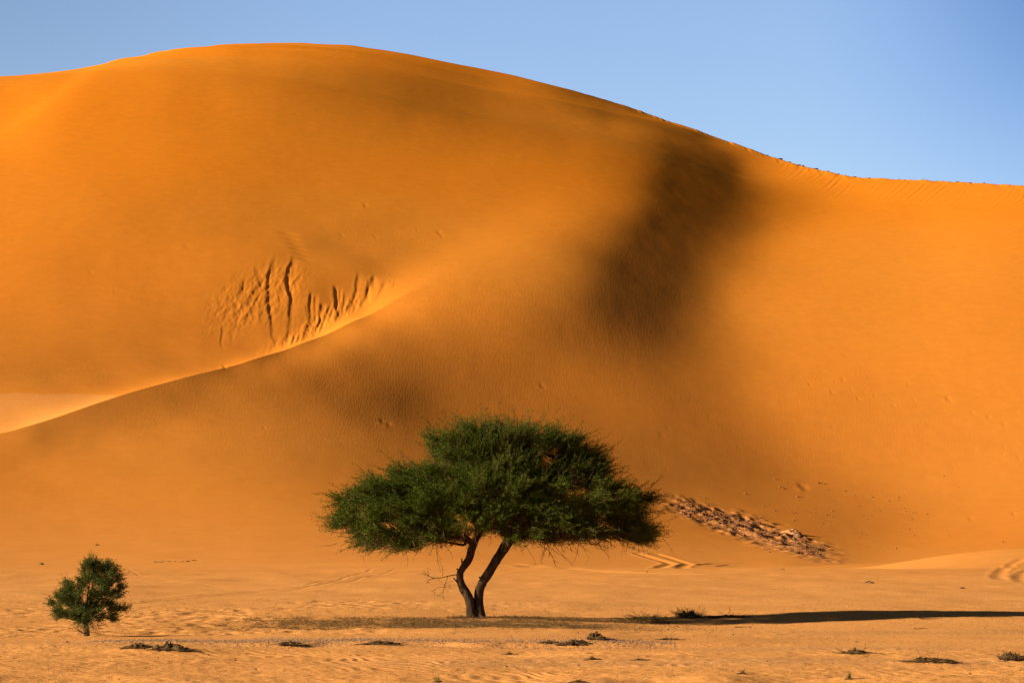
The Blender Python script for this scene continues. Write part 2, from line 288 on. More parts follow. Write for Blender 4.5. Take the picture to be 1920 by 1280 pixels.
# control heights (cm) of a bicubic spline: one line per bearing, one number per distance
CTRL = np.array([[int(v) for v in ln.split(',')] for ln in """-134,-111,-86,-55,-15,37,104,191,300,434,598,795,1028,1301,1615,1965,2348,2755,3180,3614,4054,4493,4928,5357,5776,6183,6576,6953,7311,7647,7958,8242,8498,8724,8918,9079,9206,9297,9353,9377,9373,9347,9304,9250,9188,9122,9055,8988,8921,8856,8793,8731,8671,8611,8553,8496,8439,8382,8325,8269,8213,8156,8100,8044,7988
-107,-89,-68,-42,-7,40,103,187,294,426,587,779,1009,1283,1602,1964,2357,2773,3203,3642,4083,4522,4956,5382,5798,6203,6597,6976,7337,7676,7989,8274,8528,8752,8947,9110,9240,9332,9386,9403,9391,9358,9310,9252,9190,9125,9061,8996,8933,8872,8812,8753,8696,8639,8583,8528,8473,8417,8362,8306,8251,8195,8139,8084,8028
-79,-65,-49,-29,-1,41,100,181,287,419,578,765,987,1258,1588,1964,2371,2795,3230,3671,4114,4554,4986,5408,5819,6221,6613,6995,7362,7707,8023,8307,8558,8778,8972,9139,9275,9372,9422,9430,9408,9365,9312,9252,9190,9128,9066,9005,8946,8888,8831,8776,8721,8668,8614,8561,8507,8453,8399,8344,8289,8234,8178,8123,8068
-50,-40,-29,-16,4,38,92,171,279,414,576,758,962,1224,1574,1976,2397,2824,3257,3699,4146,4588,5018,5434,5837,6231,6621,7008,7386,7743,8065,8345,8586,8798,8987,9159,9310,9417,9462,9456,9419,9367,9309,9249,9189,9130,9072,9016,8960,8906,8853,8800,8748,8697,8646,8594,8543,8490,8437,8383,8328,8273,8218,8163,8109
-23,-16,-11,-6,5,30,78,155,264,408,582,769,936,1184,1579,2017,2445,2857,3277,3719,4178,4626,5052,5459,5851,6232,6613,7007,7408,7788,8119,8389,8613,8810,8989,9162,9336,9468,9501,9476,9423,9363,9303,9245,9190,9135,9082,9030,8978,8927,8877,8827,8777,8728,8679,8629,8579,8528,8476,8422,8367,8313,8259,8205,8151
-4,0,1,1,0,16,58,132,240,390,584,819,1002,1237,1644,2096,2514,2883,3273,3717,4208,4671,5086,5480,5865,6226,6583,6987,7423,7846,8192,8437,8635,8815,8985,9151,9337,9498,9527,9484,9419,9356,9300,9248,9198,9148,9099,9050,9002,8953,8905,8857,8809,8761,8713,8666,8617,8567,8515,8462,8408,8354,8300,8247,8195
1,1,0,0,-13,0,40,110,213,355,541,822,951,1192,1680,2160,2583,2879,3233,3677,4239,4717,5106,5488,5882,6227,6531,6953,7426,7911,8278,8473,8643,8818,8991,9158,9340,9513,9546,9496,9427,9366,9315,9267,9221,9174,9127,9080,9033,8985,8938,8891,8844,8797,8750,8703,8655,8606,8555,8502,8448,8396,8344,8293,8242
2,-1,0,3,-20,-1,36,107,205,349,532,757,1099,1233,1649,2137,2570,2844,3220,3640,4238,4707,5099,5482,5877,6235,6534,6969,7425,7911,8290,8471,8648,8825,8999,9168,9341,9526,9572,9526,9457,9397,9348,9302,9257,9210,9164,9117,9070,9023,8975,8928,8881,8834,8787,8740,8693,8645,8594,8542,8491,8440,8390,8341,8293
2,-2,2,2,-20,-4,33,101,202,337,526,734,1076,1268,1632,2121,2541,2831,3199,3627,4225,4702,5095,5481,5874,6238,6552,6983,7430,7914,8292,8482,8657,8835,9008,9179,9349,9533,9602,9566,9498,9438,9387,9341,9296,9249,9202,9155,9108,9061,9014,8967,8920,8873,8826,8779,8732,8683,8634,8584,8536,8488,8441,8396,8350
1,-2,2,1,-21,-6,30,97,196,329,513,720,1050,1286,1626,2103,2516,2817,3180,3614,4215,4697,5092,5481,5872,6242,6570,6999,7436,7918,8297,8493,8666,8845,9019,9190,9361,9543,9633,9606,9541,9479,9428,9381,9335,9289,9242,9195,9148,9101,9054,9007,8960,8913,8866,8819,8771,8724,8677,8630,8586,8542,8499,8457,8416
1,-2,2,0,-22,-8,27,93,191,321,502,704,1024,1285,1624,2086,2492,2805,3163,3603,4206,4695,5091,5484,5872,6247,6592,7015,7444,7923,8303,8506,8678,8858,9033,9202,9374,9556,9655,9644,9585,9524,9472,9425,9379,9333,9286,9239,9192,9145,9098,9051,9004,8957,8911,8863,8816,8770,8726,8684,8644,8605,8567,8530,8492
1,-2,2,-1,-23,-10,24,89,185,315,489,692,995,1287,1620,2072,2469,2794,3147,3592,4198,4694,5092,5488,5875,6255,6616,7033,7455,7931,8312,8521,8692,8874,9050,9218,9389,9574,9686,9693,9642,9581,9527,9479,9434,9388,9342,9295,9248,9201,9154,9108,9061,9014,8967,8920,8873,8828,8787,8751,8716,8682,8648,8615,8581
0,-2,2,-2,-24,-12,21,85,179,307,477,678,970,1271,1615,2060,2447,2786,3134,3585,4194,4696,5096,5496,5880,6264,6644,7053,7468,7940,8323,8539,8708,8892,9070,9238,9404,9600,9714,9756,9721,9660,9603,9554,9508,9463,9417,9371,9324,9277,9230,9184,9137,9090,9043,8996,8949,8905,8868,8835,8805,8775,8746,8716,8685
0,-1,2,-2,-25,-14,18,81,174,301,465,666,946,1258,1594,2049,2427,2778,3126,3579,4192,4701,5103,5506,5890,6280,6673,7081,7493,7960,8342,8564,8732,8920,9102,9268,9429,9636,9759,9847,9835,9773,9707,9654,9607,9562,9517,9471,9424,9377,9331,9284,9238,9191,9144,9097,9050,9007,8971,8942,8914,8888,8862,8834,8806
0,-1,1,-2,-25,-15,16,78,168,295,455,655,928,1234,1578,2034,2409,2766,3122,3574,4187,4706,5111,5515,5903,6297,6699,7112,7529,7989,8368,8596,8764,8957,9144,9311,9459,9689,9805,9952,9991,9927,9848,9784,9735,9689,9644,9598,9552,9506,9459,9413,9367,9320,9274,9226,9180,9137,9101,9073,9047,9022,8997,8971,8944
0,-1,1,-2,-25,-16,14,74,164,287,449,640,920,1192,1555,2013,2383,2755,3118,3571,4179,4711,5119,5525,5914,6312,6718,7138,7561,8014,8391,8626,8796,8996,9191,9360,9489,9748,9860,10047,10164,10099,10010,9940,9886,9840,9794,9749,9703,9657,9611,9566,9520,9474,9428,9381,9335,9292,9256,9227,9202,9177,9152,9126,9099
0,-1,1,-2,-25,-17,13,71,160,280,442,628,911,1165,1519,1982,2361,2738,3112,3564,4166,4714,5126,5533,5922,6320,6729,7149,7577,8030,8410,8652,8823,9032,9238,9409,9515,9808,9927,10072,10133,10201,10156,10098,10050,10005,9959,9913,9867,9822,9777,9732,9687,9642,9596,9550,9505,9465,9432,9404,9378,9352,9326,9298,9269
0,-1,1,-1,-25,-18,12,68,156,274,436,619,898,1144,1487,1940,2339,2717,3101,3555,4151,4715,5131,5538,5928,6326,6735,7156,7585,8041,8427,8677,8846,9066,9289,9473,9523,9887,9988,10162,10363,10431,10302,10255,10228,10192,10147,10101,10056,10012,9968,9924,9880,9836,9791,9747,9703,9664,9631,9602,9573,9544,9513,9482,9450
0,0,1,0,-24,-18,11,66,153,270,431,612,883,1127,1450,1899,2304,2697,3088,3545,4138,4711,5132,5539,5931,6330,6739,7161,7589,8048,8442,8701,8869,9099,9341,9548,9524,9970,10056,10294,10402,10727,10412,10417,10430,10409,10367,10321,10275,10232,10190,10147,10105,10063,10020,9977,9935,9893,9855,9818,9782,9747,9711,9676,9640
1,0,0,1,-23,-17,10,65,150,266,425,606,867,1117,1413,1857,2260,2676,3072,3533,4127,4705,5128,5538,5932,6333,6742,7164,7591,8052,8455,8724,8891,9129,9384,9634,9508,10038,10144,10384,10422,10893,10604,10637,10646,10630,10592,10546,10501,10459,10418,10377,10337,10296,10255,10214,10172,10129,10084,10039,9996,9954,9913,9872,9832
1,0,0,3,-21,-16,10,63,147,262,418,601,851,1110,1383,1811,2217,2652,3052,3518,4114,4695,5121,5533,5931,6334,6744,7166,7591,8054,8465,8745,8916,9152,9432,9693,9606,10062,10248,10472,10482,10877,10913,10767,10786,10808,10791,10753,10709,10667,10627,10588,10548,10509,10470,10430,10390,10348,10301,10252,10204,10157,10111,10066,10022
2,0,-1,5,-20,-16,10,62,144,257,411,595,836,1098,1356,1768,2169,2620,3028,3501,4099,4684,5111,5526,5928,6335,6744,7165,7589,8054,8473,8760,8939,9165,9475,9722,9788,10043,10378,10491,10723,10785,11250,10902,10914,10965,10968,10936,10895,10854,10814,10776,10737,10699,10661,10623,10585,10544,10498,10449,10399,10349,10300,10252,10204
2,1,-2,6,-19,-15,9,61,140,253,404,589,823,1086,1335,1723,2127,2570,3003,3479,4087,4672,5100,5517,5922,6332,6741,7162,7584,8049,8477,8770,8956,9173,9504,9753,9881,10048,10458,10538,10890,10751,11290,11090,11091,11129,11130,11101,11061,11022,10984,10946,10909,10872,10835,10798,10761,10721,10676,10627,10577,10525,10475,10424,10374
3,1,-2,8,-18,-15,9,59,137,248,398,580,812,1070,1322,1674,2095,2511,2980,3453,4076,4662,5089,5508,5915,6326,6735,7156,7576,8041,8475,8775,8968,9179,9519,9790,9928,10059,10510,10591,10954,10843,11309,11209,11243,11280,11273,11241,11204,11167,11130,11094,11058,11021,10985,10949,10913,10874,10831,10784,10734,10683,10631,10580,10528
3,1,-3,9,-17,-14,8,57,135,244,392,572,800,1054,1308,1635,2041,2451,2952,3424,4060,4650,5076,5495,5903,6317,6726,7147,7566,8029,8468,8776,8975,9182,9525,9822,9971,10070,10540,10658,10944,11063,11318,11424,11502,11477,11418,11364,11323,11287,11253,11218,11183,11147,11111,11076,11041,11004,10964,10919,10870,10819,10767,10715,10662
3,1,-3,10,-17,-14,8,56,132,239,385,562,787,1036,1291,1599,2001,2368,2902,3381,4033,4630,5052,5474,5882,6296,6708,7127,7544,8011,8451,8767,8970,9175,9517,9842,9994,10068,10555,10699,10936,11184,11320,11504,11692,11646,11545,11472,11427,11392,11359,11325,11291,11256,11221,11186,11152,11116,11076,11032,10984,10933,10881,10827,10774
4,1,-3,11,-16,-13,7,54,129,234,378,552,773,1015,1274,1564,1972,2282,2829,3329,3986,4601,5015,5442,5849,6263,6676,7095,7510,7977,8417,8739,8947,9150,9488,9834,10004,10045,10546,10711,10918,11194,11321,11566,11722,11705,11624,11557,11514,11480,11448,11415,11381,11346,11312,11278,11244,11208,11168,11124,11075,11023,10970,10916,10861
4,1,-3,12,-15,-13,6,53,126,229,371,541,757,994,1251,1535,1932,2254,2716,3271,3916,4558,4965,5395,5801,6216,6629,7047,7461,7924,8364,8692,8904,9106,9437,9800,9988,10004,10502,10709,10860,11224,11288,11565,11698,11719,11672,11619,11579,11545,11513,11480,11446,11412,11378,11345,11311,11276,11237,11191,11141,11088,11033,10978,10922
4,1,-4,13,-15,-13,6,51,122,224,362,529,741,972,1229,1505,1889,2222,2597,3197,3836,4503,4910,5339,5745,6160,6572,6990,7402,7862,8304,8637,8856,9055,9381,9758,9971,9962,10449,10697,10806,11190,11267,11532,11748,11764,11719,11668,11626,11592,11559,11526,11492,11458,11425,11392,11358,11323,11281,11233,11181,11125,11069,11012,10956
5,1,-4,14,-15,-14,4,48,118,217,353,516,722,951,1202,1477,1835,2206,2505,3082,3765,4431,4853,5276,5686,6098,6510,6926,7336,7791,8234,8574,8797,8996,9316,9710,9941,9930,10384,10686,10752,11153,11236,11509,11711,11761,11739,11694,11653,11617,11583,11550,11517,11483,11450,11417,11383,11346,11300,11247,11191,11133,11075,11018,10962
5,1,-4,14,-15,-14,2,45,113,210,342,501,702,925,1175,1441,1791,2162,2495,2952,3682,4347,4785,5204,5618,6028,6438,6853,7259,7708,8150,8493,8722,8920,9233,9640,9894,9889,10296,10660,10691,11080,11198,11455,11705,11759,11728,11683,11641,11604,11570,11537,11503,11470,11436,11404,11370,11331,11282,11226,11168,11110,11052,10996,10940
5,1,-3,14,-15,-15,0,42,108,202,331,484,681,897,1146,1406,1744,2109,2494,2809,3572,4246,4693,5118,5530,5940,6348,6761,7163,7605,8044,8391,8624,8822,9127,9543,9822,9823,10185,10600,10612,10992,11126,11391,11618,11643,11642,11616,11582,11547,11512,11479,11445,11411,11378,11344,11310,11271,11223,11169,11112,11055,11000,10946,10894
5,1,-3,13,-16,-16,-2,38,102,193,318,467,658,867,1113,1371,1698,2045,2491,2782,3395,4149,4568,5020,5422,5837,6239,6651,7047,7482,7917,8268,8505,8704,8998,9422,9724,9739,10052,10509,10517,10874,11031,11293,11532,11546,11544,11519,11486,11451,11416,11382,11348,11313,11280,11246,11212,11173,11128,11077,11025,10973,10922,10873,10824
5,1,-3,13,-17,-18,-4,34,96,184,305,449,634,837,1078,1333,1643,1994,2443,2817,3234,4030,4442,4905,5306,5720,6119,6528,6920,7346,7777,8129,8369,8569,8853,9281,9607,9637,9906,10394,10416,10735,10931,11161,11475,11475,11437,11397,11359,11322,11287,11252,11217,11183,11148,11114,11079,11042,11001,10957,10912,10867,10823,10780,10737
5,0,-2,13,-18,-19,-7,30,90,174,292,430,609,806,1040,1297,1584,1943,2379,2839,3123,3899,4329,4785,5195,5603,6003,6407,6795,7212,7637,7990,8232,8434,8705,9133,9483,9532,9755,10268,10310,10595,10812,11050,11307,11293,11276,11246,11210,11174,11139,11103,11067,11032,10996,10961,10926,10890,10855,10819,10782,10746,10709,10673,10637
5,0,-2,12,-19,-20,-10,26,83,165,279,412,583,775,999,1255,1528,1881,2321,2819,3146,3753,4245,4668,5098,5494,5897,6295,6679,7087,7507,7859,8104,8305,8568,8987,9362,9424,9614,10136,10212,10458,10698,10932,11200,11168,11136,11100,11064,11027,10991,10955,10918,10882,10845,10808,10771,10736,10704,10674,10645,10617,10589,10560,10531
5,0,-1,11,-20,-22,-13,21,77,156,266,394,557,742,958,1210,1473,1812,2269,2772,3192,3669,4153,4576,5004,5401,5799,6195,6573,6972,7384,7736,7982,8184,8438,8845,9245,9324,9480,10007,10121,10330,10588,10824,11067,11051,11008,10963,10923,10885,10848,10811,10773,10736,10698,10659,10621,10586,10556,10532,10511,10491,10470,10448,10425
5,-1,-1,11,-22,-24,-16,16,70,147,252,375,531,709,917,1164,1418,1739,2212,2720,3213,3643,4075,4503,4919,5320,5712,6107,6479,6871,7271,7619,7867,8068,8316,8710,9131,9233,9354,9882,10038,10209,10484,10719,10961,10943,10888,10833,10788,10748,10711,10673,10634,10595,10556,10516,10477,10442,10418,10401,10387,10374,10360,10343,10325
5,-2,0,10,-23,-26,-19,12,63,136,237,355,505,676,876,1116,1368,1670,2150,2670,3210,3644,4023,4447,4855,5255,5642,6036,6402,6788,7183,7521,7769,7969,8210,8587,9024,9157,9244,9765,9967,10105,10390,10632,10829,10835,10780,10721,10673,10633,10594,10555,10515,10475,10435,10393,10354,10321,10302,10291,10284,10275,10264,10250,10234
5,-2,1,8,-25,-28,-22,6,55,126,223,336,479,644,837,1070,1319,1611,2085,2621,3186,3644,4004,4402,4810,5204,5589,5979,6340,6718,7107,7440,7687,7885,8121,8480,8925,9094,9149,9655,9904,10014,10300,10556,10725,10742,10697,10643,10596,10556,10517,10478,10437,10397,10355,10313,10272,10240,10222,10214,10207,10198,10187,10172,10155
5,-3,2,7,-28,-31,-26,1,48,115,208,317,454,613,799,1027,1271,1559,2023,2566,3155,3634,3998,4379,4777,5167,5548,5937,6292,6661,7041,7369,7617,7814,8045,8388,8836,9042,9072,9554,9848,9941,10219,10490,10614,10660,10643,10605,10565,10527,10489,10450,10410,10369,10327,10284,10243,10208,10186,10172,10159,10145,10129,10110,10089
4,-3,3,5,-30,-34,-30,-5,39,104,193,298,429,583,763,986,1225,1506,1963,2507,3120,3614,3988,4369,4750,5134,5510,5899,6251,6608,6981,7306,7554,7749,7977,8304,8750,8995,9007,9460,9792,9880,10138,10429,10581,10629,10629,10605,10574,10539,10504,10466,10426,10385,10343,10299,10257,10217,10186,10160,10136,10112,10087,10061,10034
4,-4,4,3,-33,-37,-35,-11,31,92,178,278,405,554,727,945,1180,1454,1904,2444,3079,3589,3975,4362,4727,5104,5472,5861,6212,6558,6923,7248,7496,7689,7915,8230,8670,8951,8954,9371,9737,9826,10065,10363,10490,10586,10624,10621,10599,10570,10537,10501,10462,10421,10379,10335,10291,10247,10204,10164,10127,10091,10056,10020,9985
4,-5,5,1,-36,-40,-39,-17,23,81,163,259,380,525,693,905,1137,1403,1847,2380,3031,3558,3958,4351,4710,5077,5435,5822,6170,6510,6867,7190,7440,7633,7857,8163,8594,8909,8911,9293,9681,9783,9997,10305,10461,10575,10627,10634,10618,10593,10562,10527,10489,10448,10406,10362,10317,10269,10218,10168,10120,10073,10027,9982,9937
3,-5,6,-1,-39,-43,-43,-23,15,70,148,240,357,496,659,866,1096,1354,1792,2317,2972,3525,3932,4334,4691,5055,5401,5782,6130,6463,6813,7133,7384,7576,7797,8098,8519,8866,8874,9220,9624,9742,9938,10234,10456,10574,10623,10630,10616,10593,10564,10530,10491,10450,10407,10362,10317,10268,10216,10160,10104,10048,9992,9938,9884
3,-6,7,-3,-42,-46,-48,-29,7,59,134,222,333,468,626,828,1055,1306,1738,2257,2901,3485,3898,4309,4669,5037,5371,5742,6088,6418,6759,7075,7327,7519,7736,8034,8440,8811,8838,9140,9554,9689,9876,10160,10404,10546,10603,10612,10600,10579,10550,10515,10476,10433,10389,10344,10298,10249,10195,10135,10072,10009,9945,9883,9821
3,-7,8,-6,-45,-50,-52,-35,-1,48,119,204,311,441,594,790,1013,1258,1683,2202,2821,3433,3859,4272,4641,5012,5342,5706,6047,6369,6704,7016,7269,7462,7675,7973,8366,8739,8804,9054,9469,9621,9797,10120,10370,10519,10578,10588,10577,10555,10526,10490,10450,10406,10361,10314,10267,10215,10156,10090,10021,9950,9880,9811,9742
3,-8,10,-8,-47,-53,-56,-41,-9,38,106,187,289,414,562,751,970,1210,1626,2151,2738,3366,3810,4220,4603,4980,5308,5669,6006,6322,6650,6959,7212,7407,7615,7912,8284,8653,8758,8962,9368,9537,9735,10055,10335,10487,10541,10548,10536,10513,10483,10446,10404,10358,10311,10263,10213,10157,10092,10019,9943,9867,9791,9716,9643
2,-10,12,-10,-50,-56,-60,-47,-17,28,92,170,268,388,529,713,926,1161,1568,2098,2659,3281,3748,4151,4549,4943,5269,5626,5963,6274,6597,6904,7156,7354,7553,7853,8203,8563,8709,8876,9264,9447,9607,10086,10337,10445,10476,10475,10459,10434,10401,10362,10318,10270,10221,10171,10119,10061,9992,9915,9835,9754,9675,9597,9520
2,-10,14,-12,-52,-59,-64,-52,-24,18,79,153,247,363,498,675,882,1110,1512,2044,2583,3186,3665,4067,4485,4887,5226,5577,5914,6220,6537,6844,7096,7296,7489,7783,8114,8458,8647,8780,9165,9331,9564,10021,10261,10351,10369,10360,10340,10312,10276,10234,10187,10137,10086,10034,9980,9920,9850,9773,9692,9611,9530,9451,9372
4,-9,11,-10,-58,-61,-67,-56,-30,9,67,138,226,338,467,637,838,1059,1456,1989,2508,3087,3577,3970,4401,4813,5171,5522,5856,6160,6471,6778,7032,7236,7424,7720,8048,8361,8588,8698,9068,9233,9563,9928,10137,10212,10222,10208,10184,10152,10112,10066,10016,9964,9910,9856,9800,9739,9671,9596,9517,9438,9358,9279,9201
3,-11,14,-11,-60,-63,-70,-60,-36,1,55,122,206,313,438,602,797,1008,1399,1934,2435,2990,3490,3880,4304,4720,5094,5456,5785,6094,6400,6707,6960,7167,7350,7644,7977,8271,8510,8641,8939,9177,9573,9855,10000,10046,10046,10027,9998,9961,9917,9867,9815,9760,9703,9646,9588,9527,9461,9389,9314,9237,9160,9083,9006
2,-12,17,-12,-64,-65,-72,-64,-42,-8,44,107,187,290,410,567,757,959,1340,1876,2365,2894,3399,3790,4209,4624,4994,5366,5695,6003,6312,6624,6878,7088,7266,7556,7895,8181,8428,8585,8829,9287,9596,9770,9843,9860,9849,9825,9791,9749,9700,9647,9592,9534,9475,9415,9355,9293,9228,9160,9089,9016,8941,8866,8791
4,-9,10,-7,-81,-69,-75,-69,-48,-16,32,93,169,267,382,533,717,911,1281,1814,2298,2807,3307,3700,4113,4530,4899,5266,5596,5901,6206,6520,6780,6991,7168,7446,7801,8074,8347,8490,8796,9363,9572,9646,9666,9661,9643,9613,9574,9527,9474,9418,9359,9298,9236,9174,9111,9048,8983,8917,8848,8777,8706,8633,8561
4,-8,10,-7,-87,-74,-78,-74,-55,-25,21,78,150,244,355,500,679,864,1223,1750,2237,2729,3228,3617,4019,4436,4801,5168,5499,5802,6104,6417,6677,6889,7067,7330,7701,7969,8252,8414,8802,9242,9418,9466,9470,9456,9432,9396,9351,9299,9243,9183,9121,9057,8993,8928,8862,8797,8731,8665,8597,8528,8459,8388,8318
3,-9,11,-8,-92,-85,-81,-79,-61,-33,10,64,133,222,329,468,644,817,1166,1689,2180,2661,3161,3543,3940,4350,4709,5069,5400,5703,6000,6313,6576,6788,6968,7216,7596,7867,8138,8345,8915,9171,9258,9274,9267,9247,9216,9174,9124,9067,9007,8944,8879,8813,8746,8678,8610,8542,8475,8408,8340,8273,8205,8136,8068
3,-8,10,-8,-96,-96,-84,-83,-67,-41,0,52,116,201,304,436,608,772,1107,1630,2127,2604,3109,3490,3875,4279,4626,4977,5304,5602,5897,6208,6473,6685,6866,7103,7486,7791,8040,8330,8833,9027,9076,9077,9062,9036,8998,8950,8894,8833,8769,8703,8636,8567,8497,8427,8357,8286,8217,8149,8082,8015,7948,7882,7815
3,-8,10,-7,-100,-105,-86,-86,-71,-47,-9,40,102,182,281,406,574,730,1048,1575,2081,2557,3070,3460,3834,4218,4561,4893,5216,5510,5795,6105,6375,6586,6770,6990,7374,7729,7964,8498,8782,8875,8889,8879,8857,8824,8779,8725,8664,8600,8533,8463,8393,8322,8250,8177,8104,8032,7961,7892,7825,7759,7693,7628,7563
3,-8,9,-5,-103,-110,-88,-87,-74,-51,-16,30,88,164,258,377,540,691,989,1526,2046,2519,3044,3442,3809,4175,4515,4833,5137,5430,5711,6016,6298,6513,6708,6915,7307,7656,7955,8476,8663,8705,8701,8682,8653,8612,8561,8502,8437,8369,8299,8227,8154,8080,8006,7931,7855,7781,7709,7640,7573,7508,7444,7381,7317
4,-8,10,-3,-105,-114,-90,-89,-77,-55,-22,21,75,146,234,349,507,655,937,1478,2022,2487,3026,3430,3792,4150,4486,4799,5084,5369,5647,5945,6235,6458,6662,6871,7264,7609,8067,8381,8499,8522,8511,8487,8451,8404,8346,8282,8214,8143,8069,7995,7919,7843,7766,7689,7611,7535,7464,7396,7331,7268,7205,7142,7080
4,-8,9,-5,-106,-118,-94,-93,-82,-62,-30,10,61,127,212,321,475,621,890,1435,2002,2464,3011,3421,3779,4134,4470,4780,5056,5330,5600,5894,6187,6421,6631,6852,7237,7614,8076,8277,8341,8347,8330,8300,8257,8203,8141,8072,8001,7927,7851,7774,7696,7617,7538,7459,7379,7302,7232,7166,7102,7040,6979,6917,6856
3,-8,10,-8,-117,-133,-106,-98,-90,-71,-42,-4,44,107,188,294,444,591,846,1400,1982,2449,2996,3415,3770,4120,4461,4772,5042,5307,5566,5851,6152,6394,6614,6836,7233,7643,7992,8146,8191,8189,8167,8131,8081,8022,7955,7884,7809,7733,7655,7575,7495,7415,7334,7252,7171,7092,7020,6955,6892,6831,6770,6709,6647
1,-10,13,-12,-139,-157,-128,-105,-99,-82,-55,-19,26,86,163,265,414,562,807,1369,1965,2437,2983,3408,3761,4111,4454,4768,5036,5296,5546,5821,6130,6375,6610,6820,7245,7726,7954,8042,8061,8049,8021,7979,7924,7860,7790,7716,7639,7560,7480,7399,7318,7235,7152,7069,6985,6905,6832,6766,6703,6642,6581,6518,6456
-1,-11,15,-17,-150,-173,-145,-113,-108,-93,-68,-34,8,65,139,237,384,535,773,1341,1946,2427,2970,3401,3755,4106,4451,4766,5035,5293,5539,5807,6121,6368,6616,6822,7278,7699,7879,7937,7942,7922,7887,7839,7780,7713,7640,7564,7485,7404,7322,7239,7156,7072,6988,6902,6818,6738,6667,6601,6538,6475,6412,6348,6283
-5,-12,17,-23,-145,-168,-148,-120,-115,-101,-78,-47,-7,47,117,212,356,509,743,1319,1925,2418,2959,3395,3749,4102,4449,4768,5039,5296,5539,5800,6120,6378,6626,6859,7212,7574,7772,7841,7845,7820,7780,7727,7664,7594,7519,7440,7360,7278,7195,7111,7026,6941,6856,6770,6685,6604,6532,6464,6397,6331,6264,6196,6128
-6,-9,16,-29,-108,-137,-137,-126,-119,-107,-85,-56,-19,33,100,190,332,486,717,1298,1905,2410,2950,3390,3744,4099,4449,4770,5042,5300,5543,5802,6128,6396,6646,6893,7242,7541,7719,7782,7781,7750,7704,7647,7582,7510,7433,7354,7272,7190,7106,7021,6936,6850,6765,6678,6592,6508,6429,6353,6280,6207,6135,6063,5990
-5,-6,9,-32,-66,-104,-122,-124,-119,-108,-88,-60,-25,23,87,172,310,466,696,1279,1888,2403,2943,3387,3741,4098,4451,4774,5048,5306,5551,5809,6143,6419,6667,6929,7276,7546,7695,7740,7728,7691,7641,7581,7513,7440,7362,7282,7200,7116,7032,6947,6861,6776,6690,6604,6517,6430,6344,6260,6179,6100,6022,5944,5867
-6,-6,13,-27,-70,-99,-115,-121,-116,-106,-87,-60,-27,18,78,158,293,449,680,1263,1873,2398,2939,3385,3742,4099,4454,4779,5054,5313,5560,5815,6156,6440,6691,6957,7282,7540,7667,7695,7673,7630,7576,7513,7444,7369,7290,7209,7126,7042,6957,6872,6786,6701,6614,6528,6441,6353,6264,6175,6089,6004,5920,5838,5757
-5,-6,9,-20,-67,-95,-111,-117,-113,-103,-85,-59,-28,15,73,150,280,438,668,1249,1860,2394,2935,3386,3745,4103,4461,4788,5065,5324,5573,5823,6171,6461,6713,6989,7301,7532,7632,7643,7613,7566,7508,7443,7372,7295,7216,7134,7050,6966,6881,6795,6709,6623,6537,6450,6363,6275,6185,6094,6003,5914,5827,5741,5656
-3,-5,8,-15,-64,-92,-108,-113,-109,-100,-82,-57,-27,15,72,145,274,432,659,1235,1849,2391,2933,3388,3749,4110,4470,4802,5082,5342,5592,5839,6189,6484,6737,7021,7322,7520,7592,7587,7550,7499,7439,7372,7299,7221,7140,7058,6974,6889,6803,6717,6631,6544,6458,6371,6284,6196,6105,6012,5920,5829,5739,5650,5562
-1,-4,5,-9,-60,-89,-104,-109,-105,-96,-79,-55,-24,16,73,145,272,429,653,1223,1841,2389,2931,3390,3755,4118,4483,4818,5101,5362,5615,5858,6209,6508,6760,7062,7341,7501,7545,7527,7484,7430,7368,7299,7224,7145,7063,6980,6895,6810,6724,6637,6551,6464,6377,6290,6203,6114,6023,5930,5837,5745,5654,5563,5474
0,-2,4,-4,-56,-84,-100,-106,-102,-93,-76,-51,-21,19,75,146,272,429,649,1213,1834,2386,2928,3392,3761,4127,4495,4834,5121,5382,5638,5876,6228,6533,6779,7087,7343,7469,7491,7463,7415,7358,7293,7222,7145,7065,6983,6899,6813,6728,6641,6554,6467,6380,6293,6205,6118,6029,5939,5847,5754,5662,5570,5479,5388
1,-2,2,0,-53,-81,-98,-103,-99,-89,-73,-48,-18,22,78,148,273,432,647,1205,1828,2382,2924,3393,3766,4134,4506,4849,5138,5400,5659,5894,6244,6560,6768,7085,7325,7425,7431,7395,7344,7284,7216,7143,7065,6984,6901,6816,6730,6644,6557,6469,6382,6294,6207,6119,6031,5943,5853,5763,5672,5580,5488,5397,5306
2,-1,0,4,-49,-80,-96,-101,-96,-87,-70,-46,-15,25,82,151,276,437,646,1198,1823,2378,2919,3391,3769,4139,4515,4861,5154,5416,5678,5910,6259,6583,6805,7103,7306,7377,7369,7328,7274,7211,7142,7067,6988,6905,6821,6736,6650,6563,6475,6387,6300,6211,6123,6035,5947,5859,5770,5680,5590,5499,5408,5316,5225
2,0,-1,6,-46,-80,-96,-99,-95,-86,-69,-44,-13,27,85,155,279,442,645,1191,1818,2373,2911,3388,3769,4142,4522,4870,5167,5429,5694,5928,6269,6623,6893,7144,7289,7327,7308,7263,7207,7143,7071,6995,6914,6831,6746,6660,6573,6486,6398,6310,6221,6133,6044,5956,5867,5778,5689,5600,5510,5419,5328,5237,5146
3,1,-2,8,-43,-80,-96,-99,-94,-85,-68,-43,-11,29,87,158,282,448,644,1183,1813,2368,2902,3382,3767,4143,4526,4877,5177,5442,5708,5945,6277,6666,6957,7164,7261,7275,7247,7200,7143,7077,7004,6926,6844,6760,6674,6588,6500,6412,6324,6235,6146,6057,5968,5879,5790,5701,5611,5522,5432,5342,5251,5160,5069
